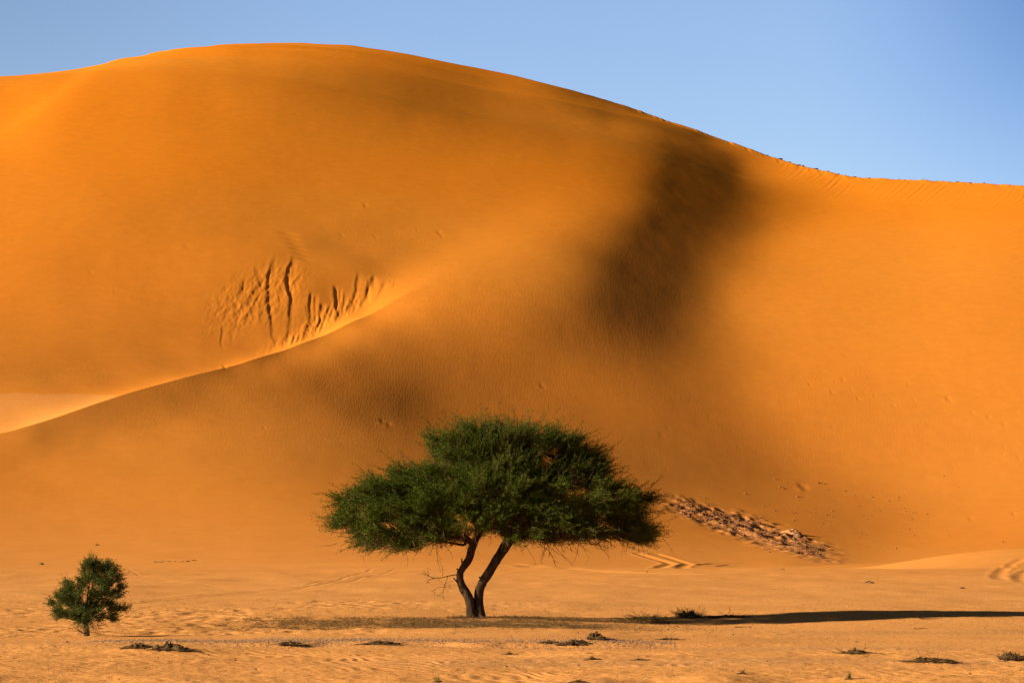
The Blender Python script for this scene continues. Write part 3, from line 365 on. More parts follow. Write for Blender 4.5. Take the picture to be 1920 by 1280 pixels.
3,1,-3,9,-40,-79,-96,-98,-93,-84,-66,-41,-9,32,90,161,286,453,644,1176,1808,2363,2893,3377,3766,4144,4531,4885,5189,5454,5723,5962,6290,6684,6968,7150,7222,7223,7190,7141,7082,7014,6940,6861,6778,6693,6607,6519,6431,6343,6254,6164,6075,5985,5895,5806,5716,5626,5537,5447,5357,5266,5175,5084,4993
4,2,-4,11,-38,-77,-95,-97,-92,-83,-65,-40,-7,34,93,165,289,459,643,1169,1803,2358,2885,3372,3764,4145,4535,4893,5200,5467,5738,5979,6304,6630,6921,7109,7177,7173,7137,7085,7025,6956,6880,6800,6716,6630,6543,6455,6366,6277,6187,6097,6007,5917,5827,5737,5646,5556,5465,5375,5284,5192,5101,5010,4918
4,2,-5,12,-34,-77,-94,-96,-91,-81,-64,-38,-5,37,96,168,292,465,644,1163,1798,2353,2876,3367,3763,4146,4540,4900,5210,5480,5750,6001,6307,6550,6856,7062,7134,7126,7086,7031,6968,6898,6821,6739,6655,6569,6481,6392,6303,6213,6122,6032,5941,5851,5760,5669,5578,5487,5396,5304,5212,5120,5029,4937,4845
3,2,-4,13,-31,-75,-92,-95,-90,-80,-63,-37,-3,39,98,172,296,472,642,1155,1793,2348,2867,3361,3761,4147,4544,4909,5219,5496,5757,6036,6279,6514,6821,7026,7094,7081,7036,6978,6912,6839,6761,6679,6594,6506,6418,6329,6239,6148,6058,5967,5875,5784,5693,5602,5510,5418,5326,5234,5142,5050,4957,4865,4773
2,1,-2,1,-24,-58,-80,-89,-89,-80,-62,-36,-2,41,99,179,301,456,672,1156,1778,2343,2863,3348,3761,4152,4547,4913,5229,5510,5782,6049,6237,6498,6790,6981,7045,7033,6987,6926,6858,6783,6703,6620,6533,6445,6356,6266,6175,6084,5993,5901,5810,5718,5626,5534,5442,5350,5258,5165,5073,4980,4887,4795,4702
0,0,2,2,-19,-47,-70,-84,-87,-81,-66,-41,-6,42,109,202,336,522,799,1232,1767,2306,2819,3297,3732,4139,4529,4892,5219,5515,5789,6029,6228,6478,6729,6900,6970,6972,6935,6878,6810,6734,6653,6568,6480,6390,6300,6208,6116,6024,5931,5839,5746,5653,5561,5468,5375,5283,5190,5097,5004,4911,4818,4725,4632
-1,-2,-4,-10,-27,-48,-68,-82,-88,-83,-69,-43,-3,54,135,247,404,621,920,1318,1788,2284,2776,3246,3688,4104,4495,4860,5194,5497,5772,6011,6220,6444,6650,6799,6878,6898,6876,6829,6765,6691,6610,6524,6434,6342,6250,6156,6062,5968,5873,5779,5685,5591,5497,5404,5310,5217,5123,5030,4937,4843,4750,4656,4563
-4,-9,-16,-25,-39,-56,-73,-85,-89,-84,-68,-38,9,78,174,306,485,721,1025,1397,1825,2282,2748,3205,3644,4061,4453,4819,5156,5463,5738,5982,6199,6400,6576,6708,6788,6819,6812,6775,6719,6648,6569,6482,6392,6298,6203,6108,6011,5915,5818,5722,5627,5531,5436,5341,5246,5152,5058,4964,4870,4776,4682,4588,4495
-12,-20,-28,-39,-52,-67,-80,-89,-91,-83,-62,-26,30,110,221,370,564,809,1111,1466,1865,2293,2734,3175,3605,4018,4409,4774,5112,5419,5696,5942,6159,6348,6506,6627,6705,6743,6745,6718,6669,6603,6526,6441,6350,6256,6159,6061,5963,5864,5765,5667,5570,5472,5376,5279,5184,5088,4993,4898,4804,4709,4615,4521,4427
-21,-31,-41,-53,-65,-77,-87,-93,-91,-79,-53,-9,56,147,271,432,636,886,1183,1525,1904,2309,2730,3154,3573,3979,4366,4729,5065,5372,5649,5894,6108,6291,6440,6553,6630,6671,6679,6659,6616,6556,6482,6398,6308,6213,6115,6015,5915,5814,5713,5613,5514,5415,5316,5219,5122,5025,4929,4834,4738,4643,4549,4454,4360
-32,-43,-54,-66,-77,-87,-95,-97,-91,-73,-41,10,84,186,321,492,702,954,1247,1578,1940,2327,2729,3139,3546,3943,4324,4684,5018,5324,5599,5843,6054,6231,6375,6484,6559,6602,6614,6600,6562,6506,6436,6354,6265,6169,6070,5969,5867,5764,5662,5559,5458,5357,5257,5158,5060,4962,4865,4769,4673,4578,4482,4388,4293""".split()], dtype=float) / 100.0

def smooth_curve(xs, ys):
    t = np.linspace(-.6, .6, 1200); v = np.interp(t, xs, ys)
    k = np.hanning(41); k /= k.sum()
    vv = np.convolve(np.pad(v, 20, 'edge'), k, 'valid')
    return lambda u: np.interp(u, t, vv)
CREST_R = smooth_curve([-.26, -.178, -.12, -.075, 0, .05, .1, .178, .26], RS * np.array([520, 540, 590, 610, 600, 570, 530, 490, 470.]))
RIDGE_R = smooth_curve([-.26, -.178, -.1, -.035, .0], [285, 300, 340, 385, 400.])
RIDGE_S = smooth_curve([-.3, -.2, -.178, -.14, -.10, -.07, -.05, -.03, .1], [.3, .3, .32, .42, .52, .42, .16, 0, 0])
CREST_S = smooth_curve([-.2, -.02, .03, .2], [0, 0, .45, .45])

def bs(t):
    return np.stack([(1 - t) ** 3 / 6, (3 * t ** 3 - 6 * t * t + 4) / 6, (-3 * t ** 3 + 3 * t * t + 3 * t + 1) / 6, t ** 3 / 6], -1)

def z_grid(u, r):
    """smooth dune height on the grid u x r (u = x/y bearing, r = y distance)"""
    uc = np.clip(u, U0, U1)
    a = np.clip((uc - U0) / DU, 0, NU - 1e-9); i = a.astype(int)
    b = np.clip((r - R0) / DR, 0, NR - 1e-9); j = b.astype(int)
    MA = np.zeros((len(u), NU + 3)); MB = np.zeros((len(r), NR + 3))
    A, B = bs(a - i), bs(b - j)
    for k in range(4):
        MA[np.arange(len(u)), i + k] = A[:, k]; MB[np.arange(len(r)), j + k] = B[:, k]
    z = MA @ CTRL @ MB.T
    rr = r[None, :]; uu = uc[:, None]
    e = np.clip(rr - RIDGE_R(uu), 0, None); z = z - RIDGE_S(uu) * 12 * (1 - np.exp(-e / 12))
    e = np.clip(rr - CREST_R(uu), 0, None); z = z - CREST_S(uu) * 30 * (1 - np.exp(-e / 30))
    z = z * sstep(176, 194, rr)
    z = z * (1 - sstep(.26, .8, np.abs(u))[:, None])
    z = z * (1 - sstep(760, 1150, rr))
    return z

def project(x, y, z):
    yc = y * CT + (z - CAM_H) * ST
    return 960 + FPX * x / yc, 640 - FPX * (-y * ST + (z - CAM_H) * CT) / yc

def seg_dist(px, py, pts):
    """distance and arc parameter (0..1) of points to a polyline"""
    best = np.full(px.shape, 1e9); tt = np.zeros(px.shape); side = np.zeros(px.shape)
    n = len(pts) - 1
    for k in range(n):
        (ax, ay), (bx, by) = pts[k], pts[k + 1]
        dx, dy = bx - ax, by - ay; L2 = dx * dx + dy * dy
        t = np.clip(((px - ax) * dx + (py - ay) * dy) / L2, 0, 1)
        ex, ey = px - (ax + t * dx), py - (ay + t * dy)
        d = np.hypot(ex, ey); m = d < best
        best = np.where(m, d, best); tt = np.where(m, (k + t) / n, tt)
        side = np.where(m, np.sign(dx * ey - dy * ex), side)
    return best, tt, side

# slide chutes on the slip face: (top x,y) ... (bottom x,y), half width, depth (metres)
CHUTES = [
    ([(516, 478), (504, 520), (502, 560), (508, 600), (512, 628), (520, 652)], 5.5, .55),
    ([(553, 478), (545, 500), (540, 530), (546, 560), (545, 590), (540, 625), (532, 650)], 6.0, .75),
    ([(540, 500), (537, 520), (541, 540)], 3.0, .35), ([(534, 508), (534, 528), (540, 548)], 3.0, .30),
    ([(562, 515), (550, 535), (545, 552)], 3.0, .3),
    ([(583, 546), (580, 572), (584, 600), (592, 630)], 5.0, .7), ([(592, 552), (590, 580), (589, 600)], 3.0, .35),
    ([(573, 570), (576, 590), (582, 610)], 3.0, .3),
    ([(604, 566), (602, 584), (600, 600), (594, 618)], 4.5, .6), ([(618, 572), (612, 590), (606, 605), (600, 620)], 3.5, .5),
    ([(596, 580), (599, 600), (594, 620)], 3.0, .4),
    ([(627, 534), (628, 552), (631, 570), (634, 590), (628, 612)], 4.5, .85), ([(637, 538), (636, 560), (640, 585)], 3.0, .4),
    ([(648, 545), (644, 570), (640, 595), (632, 610)], 4.0, .5),
    ([(672, 508), (669, 535), (663, 560), (656, 590), (645, 605)], 4.0, .5),
    ([(702, 516), (694, 535), (684, 560), (675, 585)], 5.0, .65), ([(692, 522), (687, 540), (680, 560)], 3.0, .4),
    ([(722, 526), (713, 550), (702, 575), (694, 588)], 4.0, .45), ([(742, 530), (730, 552), (715, 572)], 3.0, .3),
    ([(660, 560), (652, 580), (645, 600)], 3.0, .3), ([(418, 612), (415, 632), (416, 658)], 3.0, .28),
    ([(522, 545), (523, 580)], 2.2, .2), ([(460, 525), (452, 552)], 3.5, .25), ([(478, 500), (488, 528), (499, 560)], 4.0, .3),
    ([(434, 618), (435, 648)], 2.0, .15), ([(575, 605), (583, 625), (590, 640)], 3.0, .35), ([(610, 605), (604, 625)], 3.0, .35),
]
ROUGH_BOX = [((395, 560), (470, 500), (540, 470), (560, 540), (500, 560), (440, 590), (400, 640))]
TRACKS_PX = [  # tyre tracks: picked on the ground, (points, half width m, depth m)
    ([(1188, 1035), (1216, 1044), (1247, 1053), (1258, 1057), (1240, 1062), (1222, 1069)], .40, .060),
    ([(1222, 1036), (1250, 1044), (1278, 1053), (1292, 1057), (1280, 1061), (1262, 1066)], .40, .060),
    ([(1305, 1059), (1340, 1056), (1400, 1056), (1480, 1058), (1560, 1061)], .35, .06),
    ([(1345, 1062), (1370, 1058.5), (1430, 1059), (1500, 1061)], .3, .05),
    ([(230, 1133), (330, 1124), (450, 1114), (560, 1104), (650, 1090), (720, 1075), (750, 1062)], .14, .012),
    ([(230, 1130), (330, 1120), (450, 1110), (560, 1100), (640, 1086), (690, 1072), (700, 1064)], .14, .012),
    ([(215, 1058), (260, 1078), (330, 1090), (400, 1099), (480, 1106)], .12, .008),
    ([(830, 1050), (960, 1056), (1060, 1066), (1200, 1074), (1340, 1078)], .8, .05),
    ([(1920, 1046), (1895, 1058), (1875, 1072), (1870, 1080), (1878, 1086)], .3, .03),
    ([(1935, 1066), (1915, 1076), (1912, 1084), (1920, 1092)], .3, .03),
]
TRACKS = []
DIMPLES = [(1518, 720, 2.6, .12), (1540, 713, 2, .08), (1560, 735, 3.5, .09), (1565, 716, 2, .08), (1580, 711, 2.8, .12), (1597, 732, 2, .08), (1609, 747, 2.8, .12), (1595, 728, 2, .06),
           (1620, 735, 2.2, .08), (1640, 741, 2.5, .10), (1606, 701, 2, .07), (1627, 705, 2, .08), (1675, 760, 4, .07), (1713, 748, 2.5, .10), (1777, 746, 4.5, .16), (1783, 752, 3, .08), (1703, 721, 3, .06),
           (1823, 774, 3.5, .08), (1853, 781, 3.5, .10), (1882, 794, 4, .08), (1882, 838, 2.5, .10), (1880, 850, 2.5, .09), (1910, 858, 3.5, .07), (1900, 963, 4, .07), (1820, 972, 5, .06),
           (1508, 913, 7, .16), (1500, 909, 5, .10), (685, 384, 4, .12), (823, 435, 4.5, .10), (828, 442, 3, .08), (782, 431, 2.5, .05), (703, 443, 3, .06), (1015, 722, 4, .10), (1020, 726, 2.5, .10),
           (717, 789, 5, .10), (728, 793, 5, .10), (421, 687, 4, .14), (495, 802, 3, .06), (1240, 815, 6, .05), (1252, 803, 2.5, .06), (170, 510, 5, .06), (215, 545, 3, .06), (280, 575, 3, .05),
           (640, 440, 4, .05), (350, 460, 7, .05), (1465, 762, 2.5, .06), (1480, 905, 2, .05), (1330, 780, 3, .05), (1385, 836, 3, .04), (1560, 800, 3, .05)]

def relief(X, Y, Z, U):
    """small real relief of the sand: slides, ripples, footprints, tracks; returns dz and the stain masks"""
    px, py = project(X, Y, Z)
    dz = np.zeros_like(X)
    # ---- near plain
    near = Y < 215
    m = near
    x, y = X[m], Y[m]
    d = .05 * vn(x / 6, y / 9, 1) + .02 * vn(x / 1.7, y / 2.6, 2)
    d += .07 * np.exp(-((x - 1.2) / 2.6) ** 4 - ((y - 85.6) / 1.4) ** 2)
    d += -.20 * np.exp(-((x - 5.2) / 4.2) ** 2 - ((y - 84) / 9) ** 2)
    tramp = sstep(66, 71, y) * (1 - sstep(98, 108, y))
    tramp = np.maximum(tramp, .0)
    patch = sstep(-.25, .5, vn(x / 5, y / 8, 3))
    fp = vn(x / .42, y / .75, 4); fp2 = vn(x / .24, y / .45, 5)
    d += tramp * (.3 + .7 * patch) * (.040 * np.minimum(fp, .2) + .016 * fp2) * (1 - .65 * sstep(-4.5, -2.5, x))
    # ripples and prints in front
    front = 1 - sstep(60, 64, y)
    rp = np.sin((x * .93 + y * .37 + .35 * vn(x / .9, y / 1.3, 6)) * 2 * math.pi / .34)
    rg = sstep(-.15, .35, vn(x / 2.6, y / 3.2, 7))
    d += front * rg * .008 * rp
    d += front * (1 - rg * .6) * (.012 * np.minimum(vn(x / .5, y / .7, 8), .1) + .009 * vn(x / .22, y / .3, 9) + .014 * vn(x / 1.1, y / 1.6, 19))
    fr2 = 1 - sstep(50, 53, y)
    d += fr2 * .05 * vn(x / 1.2, y / 1.0, 10)
    # low bank facing the camera, the gravel lies on top of it
    edge = 64.2 + .5 * vn(x / 3.0, 0 * x, 11) + .25 * vn(x / .8, 0 * x, 12) + .02 * x
    bank = np.exp(-((np.abs(x + 2.2) / 8.5) ** 4))
    d += bank * .09 * sstep(-.35, .25, y - edge) * (1 - .8 * sstep(66, 72, y))
    d += .05 * np.exp(-((x + 6.0) / 3.2) ** 4 - ((y - 68.0) / .9) ** 2) - .02 * np.exp(-((x + 6.0) / 3.2) ** 4 - ((y - 69.8) / 1.0) ** 2)
    berm = np.exp(-((x + 9.5) / 3.2) ** 2 - ((y - 62.6) / 1.4) ** 2); d += .12 * berm
    # drifts in the middle distance
    mid = sstep(96, 112, y)
    d += mid * (.02 * vn(x / 2.5, y / 9, 13) + .008 * vn(x / .7, y / 2.5, 14))
    for hx, hy, hr, hh in HUMPS:
        d += hh * np.exp(-((x - hx) / hr) ** 2 - ((y - hy) / (hr * .8)) ** 2)
    dz[m] = d * (1 - sstep(170, 213, y))
    # ---- dune face
    m = (Y >= 190)
    x, y, z, ppx, ppy = X[m], Y[m], Z[m], px[m], py[m]
    d = sstep(175, 230, y) * (.012 * vn(x / 5, y / 7, 20) + .004 * vn(x / 1.4, y / 4, 21) + .06 * vn(x / 28, y / 30, 22))
    reg = (ppx > 380) & (ppx < 770) & (ppy > 420) & (ppy < 680) & (y > RIDGE_R(x / y) + 5)
    if reg.any():
        qx, qy, xr, yr = ppx[reg], ppy[reg], x[reg], y[reg]
        g = np.zeros_like(qx)
        wx = qx + 2.0 * vn(qx / 9, qy / 14, 23); wy = qy
        for pts, w, dep in CHUTES:
            dist, t, side = seg_dist(wx, wy, pts)
            ends = sstep(-.02, .16, t) * (1 - .75 * sstep(.45, 1.0, t))
            lim = np.where((t <= .001) | (t >= .999), np.exp(-(dist / (w * .5)) ** 2), 1)
            rt = -dist * side; prof = -np.where(rt < 0, np.exp(-(rt / (w * .55)) ** 2), np.exp(-(rt / (w * 1.8)) ** 2)) + .35 * np.exp(-((rt + w * .9) / (w * .7)) ** 2)
            g += .15 * dep * ends * prof * lim * (.8 + .35 * vn(qx / 6, qy / 32, 50))
        # churned sand left of the chutes
        cx = (qx - 478) / 90; cy = (qy - 560 + (qx - 478) * .35) / 52
        ch = np.exp(-(cx * cx + cy * cy) ** 2)
        cx = (qx - 610) / 100; cy = (qy - 605 + (qx - 610) * .5) / 26
        ch2 = np.exp(-(cx * cx + cy * cy) ** 2)
        g += ch * (.034 * vn((qx + .6 * qy) / 5, (qy - .3 * qx) / 13, 24) + .022 * vn((qx - .4 * qy) / 3, qy / 3.5, 25) + .012 * vn(qx / 2, qy / 2, 51)) + ch2 * (.06 * vn((qx + .35 * qy) / 4.5, qy / 22, 26) + .03 * vn((qx - .3 * qy) / 2.5, qy / 5, 27))
        # small scallops above
        for k in range(6):
            sxp, syp = 528 + k * 6, 438 + k * 9.5
            e = ((qx - sxp - 12) / 15) ** 2 + ((qy - syp - (qx - sxp - 12) * .18) / 2.6) ** 2
            g += -.07 * np.exp(-e)
        ww = d[reg] + g * sstep(5, 9, yr - RIDGE_R(xr / yr))
        d[reg] = ww
    for k, (qx_, qy_, w_, a_) in enumerate(DIMPLES):
        mm = (np.abs(ppx - qx_) < 24) & (np.abs(ppy - qy_) < 24)
        if mm.any():
            ex, ey = ppx[mm] - qx_, ppy[mm] - qy_
            d[mm] += .36 * a_ * (-np.exp(-((ex - .4 * ey) / w_) ** 2 - (ey / (w_ * .8)) ** 2) + .45 * np.exp(-((ex + w_) / w_) ** 2 - ((ey - w_ * .7) / (w_ * .7)) ** 2))
    # slanted flutes below the right crest
    fl = np.exp(-((ppy - (352 + (ppx - 1700) * .05)) / 24) ** 2) * sstep(1450, 1540, ppx) * (y > 380)
    fl = np.where(ppx < 1600, np.exp(-((ppy - (318 + (ppx - 1500) * .33)) / 22) ** 2) * sstep(1440, 1500, ppx) * (y > 380), fl)
    ph = (ppx + ppy * 1.05) / 15.0 + .5 * vn(ppx / 40, ppy / 25, 28)
    d += fl * (.017 * np.sin(ph * 2 * math.pi) + .014 * np.sin(ph * 2.7 * math.pi + 1)) * (.5 + .6 * vn(ppx / 30, ppy / 60, 29))
    # the fold at the upper left
    dist, t, side = seg_dist(ppx, ppy, [(-260, 400), (-60, 298), (0, 252), (60, 212), (110, 178), (150, 146), (190, 118), (330, 20)])
    d += .15 * np.tanh(dist * side / 13) * (ppx < 420) * (1 - sstep(300, 420, ppx)) * (y > 430) * sstep(430, 470, y)
    # crumbled lip of the right crest
    lip = np.exp(-((y - CREST_R(x / y)) / 3.5) ** 2) * sstep(960, 1300, ppx)
    d += lip * (.10 * vn(x / 1.6, y / 9, 30) + .06 * vn(x / .6, y / 9, 31))
    # swell in front of the right-hand hollow
    uu = x / y
    d += 1.9 * sstep(.085, .18, uu) * np.exp(-((y - 236) / 13) ** 2)
    d += .22 * np.exp(-((uu - .03) / .09) ** 4) * np.exp(-((y - 214) / 9) ** 2)
    dz[m] += d
    # tracks
    for pts, w, dep in TRACKS:
        P = np.array(pts); lo, hi = P.min(0) - 3, P.max(0) + 3
        m = (X > lo[0]) & (X < hi[0]) & (Y > lo[1]) & (Y < hi[1])
        if not m.any(): continue
        dist, t, side = seg_dist(X[m], Y[m], pts)
        prof = -np.exp(-(dist / w) ** 2) + .5 * np.exp(-((dist - 1.7 * w) / (.7 * w)) ** 2)
        dz[m] += dep * prof * sstep(0, .06, t) * (1 - sstep(.9, 1, t))
    # ---- masks
    px, py = project(X, Y, Z + dz)
    nz = fbm(X / 2.0, Y / 3.0, 40, 3)
    gravel = np.exp(-((Y - 65.3 - .9 * nz) / 1.3) ** 2) * sstep(-.5, .2, vn(X / 1.3, Y / 2, 44)) * sstep(-11.5, -7, X) * (1 - sstep(1.5, 5.5, X)) * sstep(-.35, .25, nz + .2)
    gravel = np.maximum(gravel, .5 * np.exp(-((Y - 62.3 - .8 * nz) / 1.0) ** 2) * sstep(2, 5, X) * (1 - sstep(8, 11, X)))
    gravel = np.maximum(gravel, .35 * sstep(.3, .8, vn(X / 9, Y / 4, 41)) * (Y < 75))
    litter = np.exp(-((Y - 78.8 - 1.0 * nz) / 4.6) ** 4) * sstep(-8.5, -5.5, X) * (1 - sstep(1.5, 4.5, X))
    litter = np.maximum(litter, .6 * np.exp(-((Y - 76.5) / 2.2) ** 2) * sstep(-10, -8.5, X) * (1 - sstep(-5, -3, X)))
    tx = (px - 1408) / 152; cy0 = 990 + (px - 1400) * .31
    rub = np.exp(-(tx * tx) ** 3 - ((py - cy0 + 6 * nz) / (25 - 8 * np.abs(tx))) ** 4) * (Y > 190)
    rub = rub * sstep(-.55, .1, nz + .3 * tx + .3)
    dz += rub * (.22 * vn(X / 1.6, Y / 2.6, 42) + .14 * vn(X / .6, Y / 1.1, 43))
    floor_ = (py > 737 + .012 * px + 3 * nz) & (Y > RIDGE_R(X / Y) + 1) & (Y < RIDGE_R(X / Y) + 90) & (px < 420)
    return dz, gravel, rub, litter, floor_ * 1.0

HUMPS = []

def terrain_patch(name, u, r, parent=None):
    Z = z_grid(u, r)
    Y = np.broadcast_to(r[None, :], Z.shape).copy(); X = u[:, None] * Y
    U = np.broadcast_to(u[:, None], Z.shape)
    dz, gr, ru, li, pa = relief(X, Y, Z, U)
    fade = (1 - sstep(.5, 1.2, np.abs(u)))[:, None]
    Z = Z + dz * fade - .8 * sstep(1.3, 1.5, np.abs(u))[:, None] - .8 * sstep(1100, 1250, Y) - .8 * (1 - sstep(6, 12, Y))
    nu, nr = Z.shape
    V = np.stack([X, Y, Z], -1).reshape(-1, 3)
    I = np.arange(nu * nr).reshape(nu, nr)
    F = np.stack([I[:-1, :-1], I[1:, :-1], I[1:, 1:], I[:-1, 1:]], -1).reshape(-1, 4)
    o = mesh_obj(name, V, F, SAND, smooth=True)
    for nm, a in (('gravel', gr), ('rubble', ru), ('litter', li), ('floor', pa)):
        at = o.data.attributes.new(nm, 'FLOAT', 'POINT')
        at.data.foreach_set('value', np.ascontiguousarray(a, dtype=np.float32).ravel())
    return o, Z

def refine(knots):
    """knots: (value, step) pairs -> increasing array"""
    out = [knots[0][0]]
    for (a, s), (b, _) in zip(knots[:-1], knots[1:]):
        n = max(1, int(round((b - a) / s))); out += list(np.linspace(a, b, n + 1)[1:])
    return np.array(out)

UF = refine([(-1.5, .05), (-.5, .01), (-.22, .004), (-.19, .00036), (.19, .004), (.22, .01), (.5, .05), (1.5, 0)])

def height_at_u(u1, rr):
    u1 = np.array([u1]); Z = z_grid(u1, rr)
    Y = rr[None, :].copy(); X = u1[:, None] * Y
    dz, *_ = relief(X, Y, Z, u1[:, None] * np.ones_like(Y))
    return (Z + dz)[0]

def ground_z(x, y):
    return float(height_at_u(x / y, np.array([y]))[0])

_RR = np.concatenate([np.arange(45, 110, .05), np.arange(110, 260, .2), np.arange(260, 720, .4)])
def pick(px, py):
    """the point of the ground seen at this place of the 1920x1280 view"""
    a = (640 - py) / FPX
    u = (px - 960) / FPX / (CT - a * ST)
    z = height_at_u(u, _RR)
    _, v = project(u * _RR, _RR, z)
    k = int(np.argmax(v <= py)) if (v <= py).any() else len(_RR) - 1
    return (u * _RR[k], _RR[k], z[k])

for pts, w, dep in TRACKS_PX:
    TRACKS.append(([pick(*p)[:2] for p in pts], w, dep))
for (hx, hy), hr, hh in (((1210, 1166), .75, .13), ((1290, 1158), .6, .05), ((300, 1222), 1.0, .10), ((1120, 1200), .45, .09),
                         ((1890, 1238), .6, .08), ((1740, 1243), .8, .07), ((1606, 1228), .6, .06), ((1450, 1185), 1.5, .04), ((700, 1213), .8, .05)):
    p = pick(hx, hy); HUMPS.append((p[0], p[1], hr, hh))

RN = refine([(5, 1.0), (40, .25), (46, .10), (110, .25), (196, 1)])
RD = refine([(196, .45), (262, .5), (285, .3), (420, .6), (700, 3), (760, 20), (1300, 0)])
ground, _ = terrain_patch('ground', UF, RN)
tag(ground, kind='structure')
dune, _ = terrain_patch('sand_dune', UF, RD)
tag(dune, kind='structure')
# the plain goes on to the horizon on every side
bigV = []; 
ang = np.linspace(0, 2 * math.pi, 65)[:-1]
for rad in (0.01, 30, 200, 1000, 4000, 12000):
    bigV += [(rad * math.cos(t), rad * math.sin(t), -.75 - (0 if rad < 5000 else 2)) for t in ang]
bigF = [(k * 64 + i, k * 64 + (i + 1) % 64, (k + 1) * 64 + (i + 1) % 64, (k + 1) * 64 + i) for k in range(5) for i in range(64)]
plain = mesh_obj('desert_plain', bigV, np.array(bigF)[:, ::-1], SAND)
tag(plain, kind='structure')

# ---------------------------------------------------------------- plant helpers
def norm(v):
    return v / (np.linalg.norm(v, axis=-1, keepdims=True) + 1e-9)

def tubes(P, Rd, sides=5):
    """many tubes at once: P (N,M,3) centre lines, Rd (N,M) radii -> verts, quads"""
    P = np.asarray(P, float); Rd = np.asarray(Rd, float)
    N, M, _ = P.shape
    T = np.empty_like(P)
    T[:, 1:-1] = P[:, 2:] - P[:, :-2]; T[:, 0] = P[:, 1] - P[:, 0]; T[:, -1] = P[:, -1] - P[:, -2]
    T = norm(T)
    ref = np.where(np.abs(T[:, :1, 2:3]) > .9, np.array([1., 0, 0]), np.array([0, 0, 1.]))
    A = norm(np.cross(T, np.broadcast_to(ref, T.shape))); B = np.cross(T, A)
    th = np.linspace(0, 2 * math.pi, sides, endpoint=False)
    ring = (np.cos(th)[:, None] * A[:, :, None, :] + np.sin(th)[:, None] * B[:, :, None, :])
    V = P[:, :, None, :] + ring * Rd[:, :, None, None]
    idx = np.arange(N * M * sides).reshape(N, M, sides)
    nx = np.roll(idx, -1, axis=2)
    F = np.stack([idx[:, :-1], nx[:, :-1], nx[:, 1:], idx[:, 1:]], -1).reshape(-1, 4)
    return V.reshape(-1, 3), F

class Geo:
    def __init__(s): s.v = []; s.f = []; s.n = 0
    def add(s, V, F):
        s.v.append(np.asarray(V)); s.f.append(np.asarray(F) + s.n); s.n += len(V)
    def obj(s, name, mat, parent=None, smooth=True):
        V = np.concatenate(s.v); fs = {}
        for f in s.f: fs.setdefault(f.shape[1], []).append(f)
        return mesh_obj(name, V, [np.concatenate(x) for x in fs.values()], mat, parent, smooth)

def spline(pts, n):
    """Catmull-Rom through points with any number of columns"""
    p = np.asarray(pts, float); p = np.vstack([2 * p[0] - p[1], p, 2 * p[-1] - p[-2]])
    out = []
    m = len(p) - 3
    for t in np.linspace(0, m - 1e-6, n):
        i = int(t); f = t - i; a, b, c, d = p[i:i + 4]
        out.append(.5 * ((2 * b) + (-a + c) * f + (2 * a - 5 * b + 4 * c - d) * f * f + (-a + 3 * b - 3 * c + d) * f ** 3))
    return np.array(out)

def woody(geo, pts, n=26, sides=12, lump=.10, seed=0):
    """pts rows: x,y,z,radius"""
    q = spline(pts, n)
    V, F = tubes(q[None, :, :3], q[None, :, 3], sides)
    V = V.reshape(n, sides, 3); c = q[:, None, :3]
    k = np.arange(sides)[None, :] * 1.0; h = np.arange(n)[:, None] * 1.0
    w = 1 + lump * vn(k * .9 + 40 * seed, h * .55, 60 + seed) + lump * .6 * vn(k * 1.7, h * 1.1 + 9 * seed, 61 + seed)
    geo.add((c + (V - c) * w[:, :, None]).reshape(-1, 3), F)

def curved_twigs(P0, D, L, M=4, bend=.18, droop=0.0):
    """N curved centre lines starting at P0, heading D, of length L"""
    N = len(P0); t = np.linspace(0, 1, M)[None, :, None]
    side = norm(rng.normal(size=(N, 3)))[:, None, :] * bend
    wig = rng.normal(size=(N, M, 3)) * .03; wig[:, 0] = 0
    return P0[:, None, :] + L[:, None, None] * (D[:, None, :] * t + side * t * t + wig * t - np.array([0, 0, droop]) * t * t)

def leaflets(C, per, l0, w0, spread=.05, tmin=.12):
    """narrow leaflets along centre lines C (N,M,3) -> verts, quads (rhombs)"""
    N, M, _ = C.shape
    t = tmin + (1 - tmin) * rng.random((N, per)); s = t * (M - 1); i = np.minimum(s.astype(int), M - 2); f = (s - i)[..., None]
    a = np.arange(N)[:, None]
    p = C[a, i] * (1 - f) + C[a, i + 1] * f
    ax = norm(C[a, i + 1] - C[a, i])
    r = norm(rng.normal(size=(N, per, 3)))
    d = norm(ax * .75 + r * .95)
    p = p + r * spread * rng.random((N, per, 1))
    ln = l0 * (.6 + .8 * rng.random((N, per, 1))); wd = w0 * (.7 + .6 * rng.random((N, per, 1)))
    sd = norm(np.cross(d, norm(rng.normal(size=(N, per, 3)))))
    V = np.stack([p, p + d * ln * .45 + sd * wd, p + d * ln, p + d * ln * .45 - sd * wd], 2).reshape(-1, 3)
    F = np.arange(len(V)).reshape(-1, 4)
    return V, F

def in_poly(x, z, poly):
    inside = np.zeros(x.shape, bool); n = len(poly)
    for k in range(n):
        x1, z1 = poly[k]; x2, z2 = poly[(k + 1) % n]
        c = ((z1 > z) != (z2 > z)) & (x < (x2 - x1) * (z - z1) / (z2 - z1 + 1e-12) + x1)
        inside ^= c
    return inside

def shrink_ok(x, z, poly, d, dz):
    ok = in_poly(x, z, poly)
    for a in np.linspace(0, 2 * math.pi, 9)[:-1]:
        ok &= in_poly(x + d * math.cos(a), z + dz * math.sin(a), poly)
    return ok

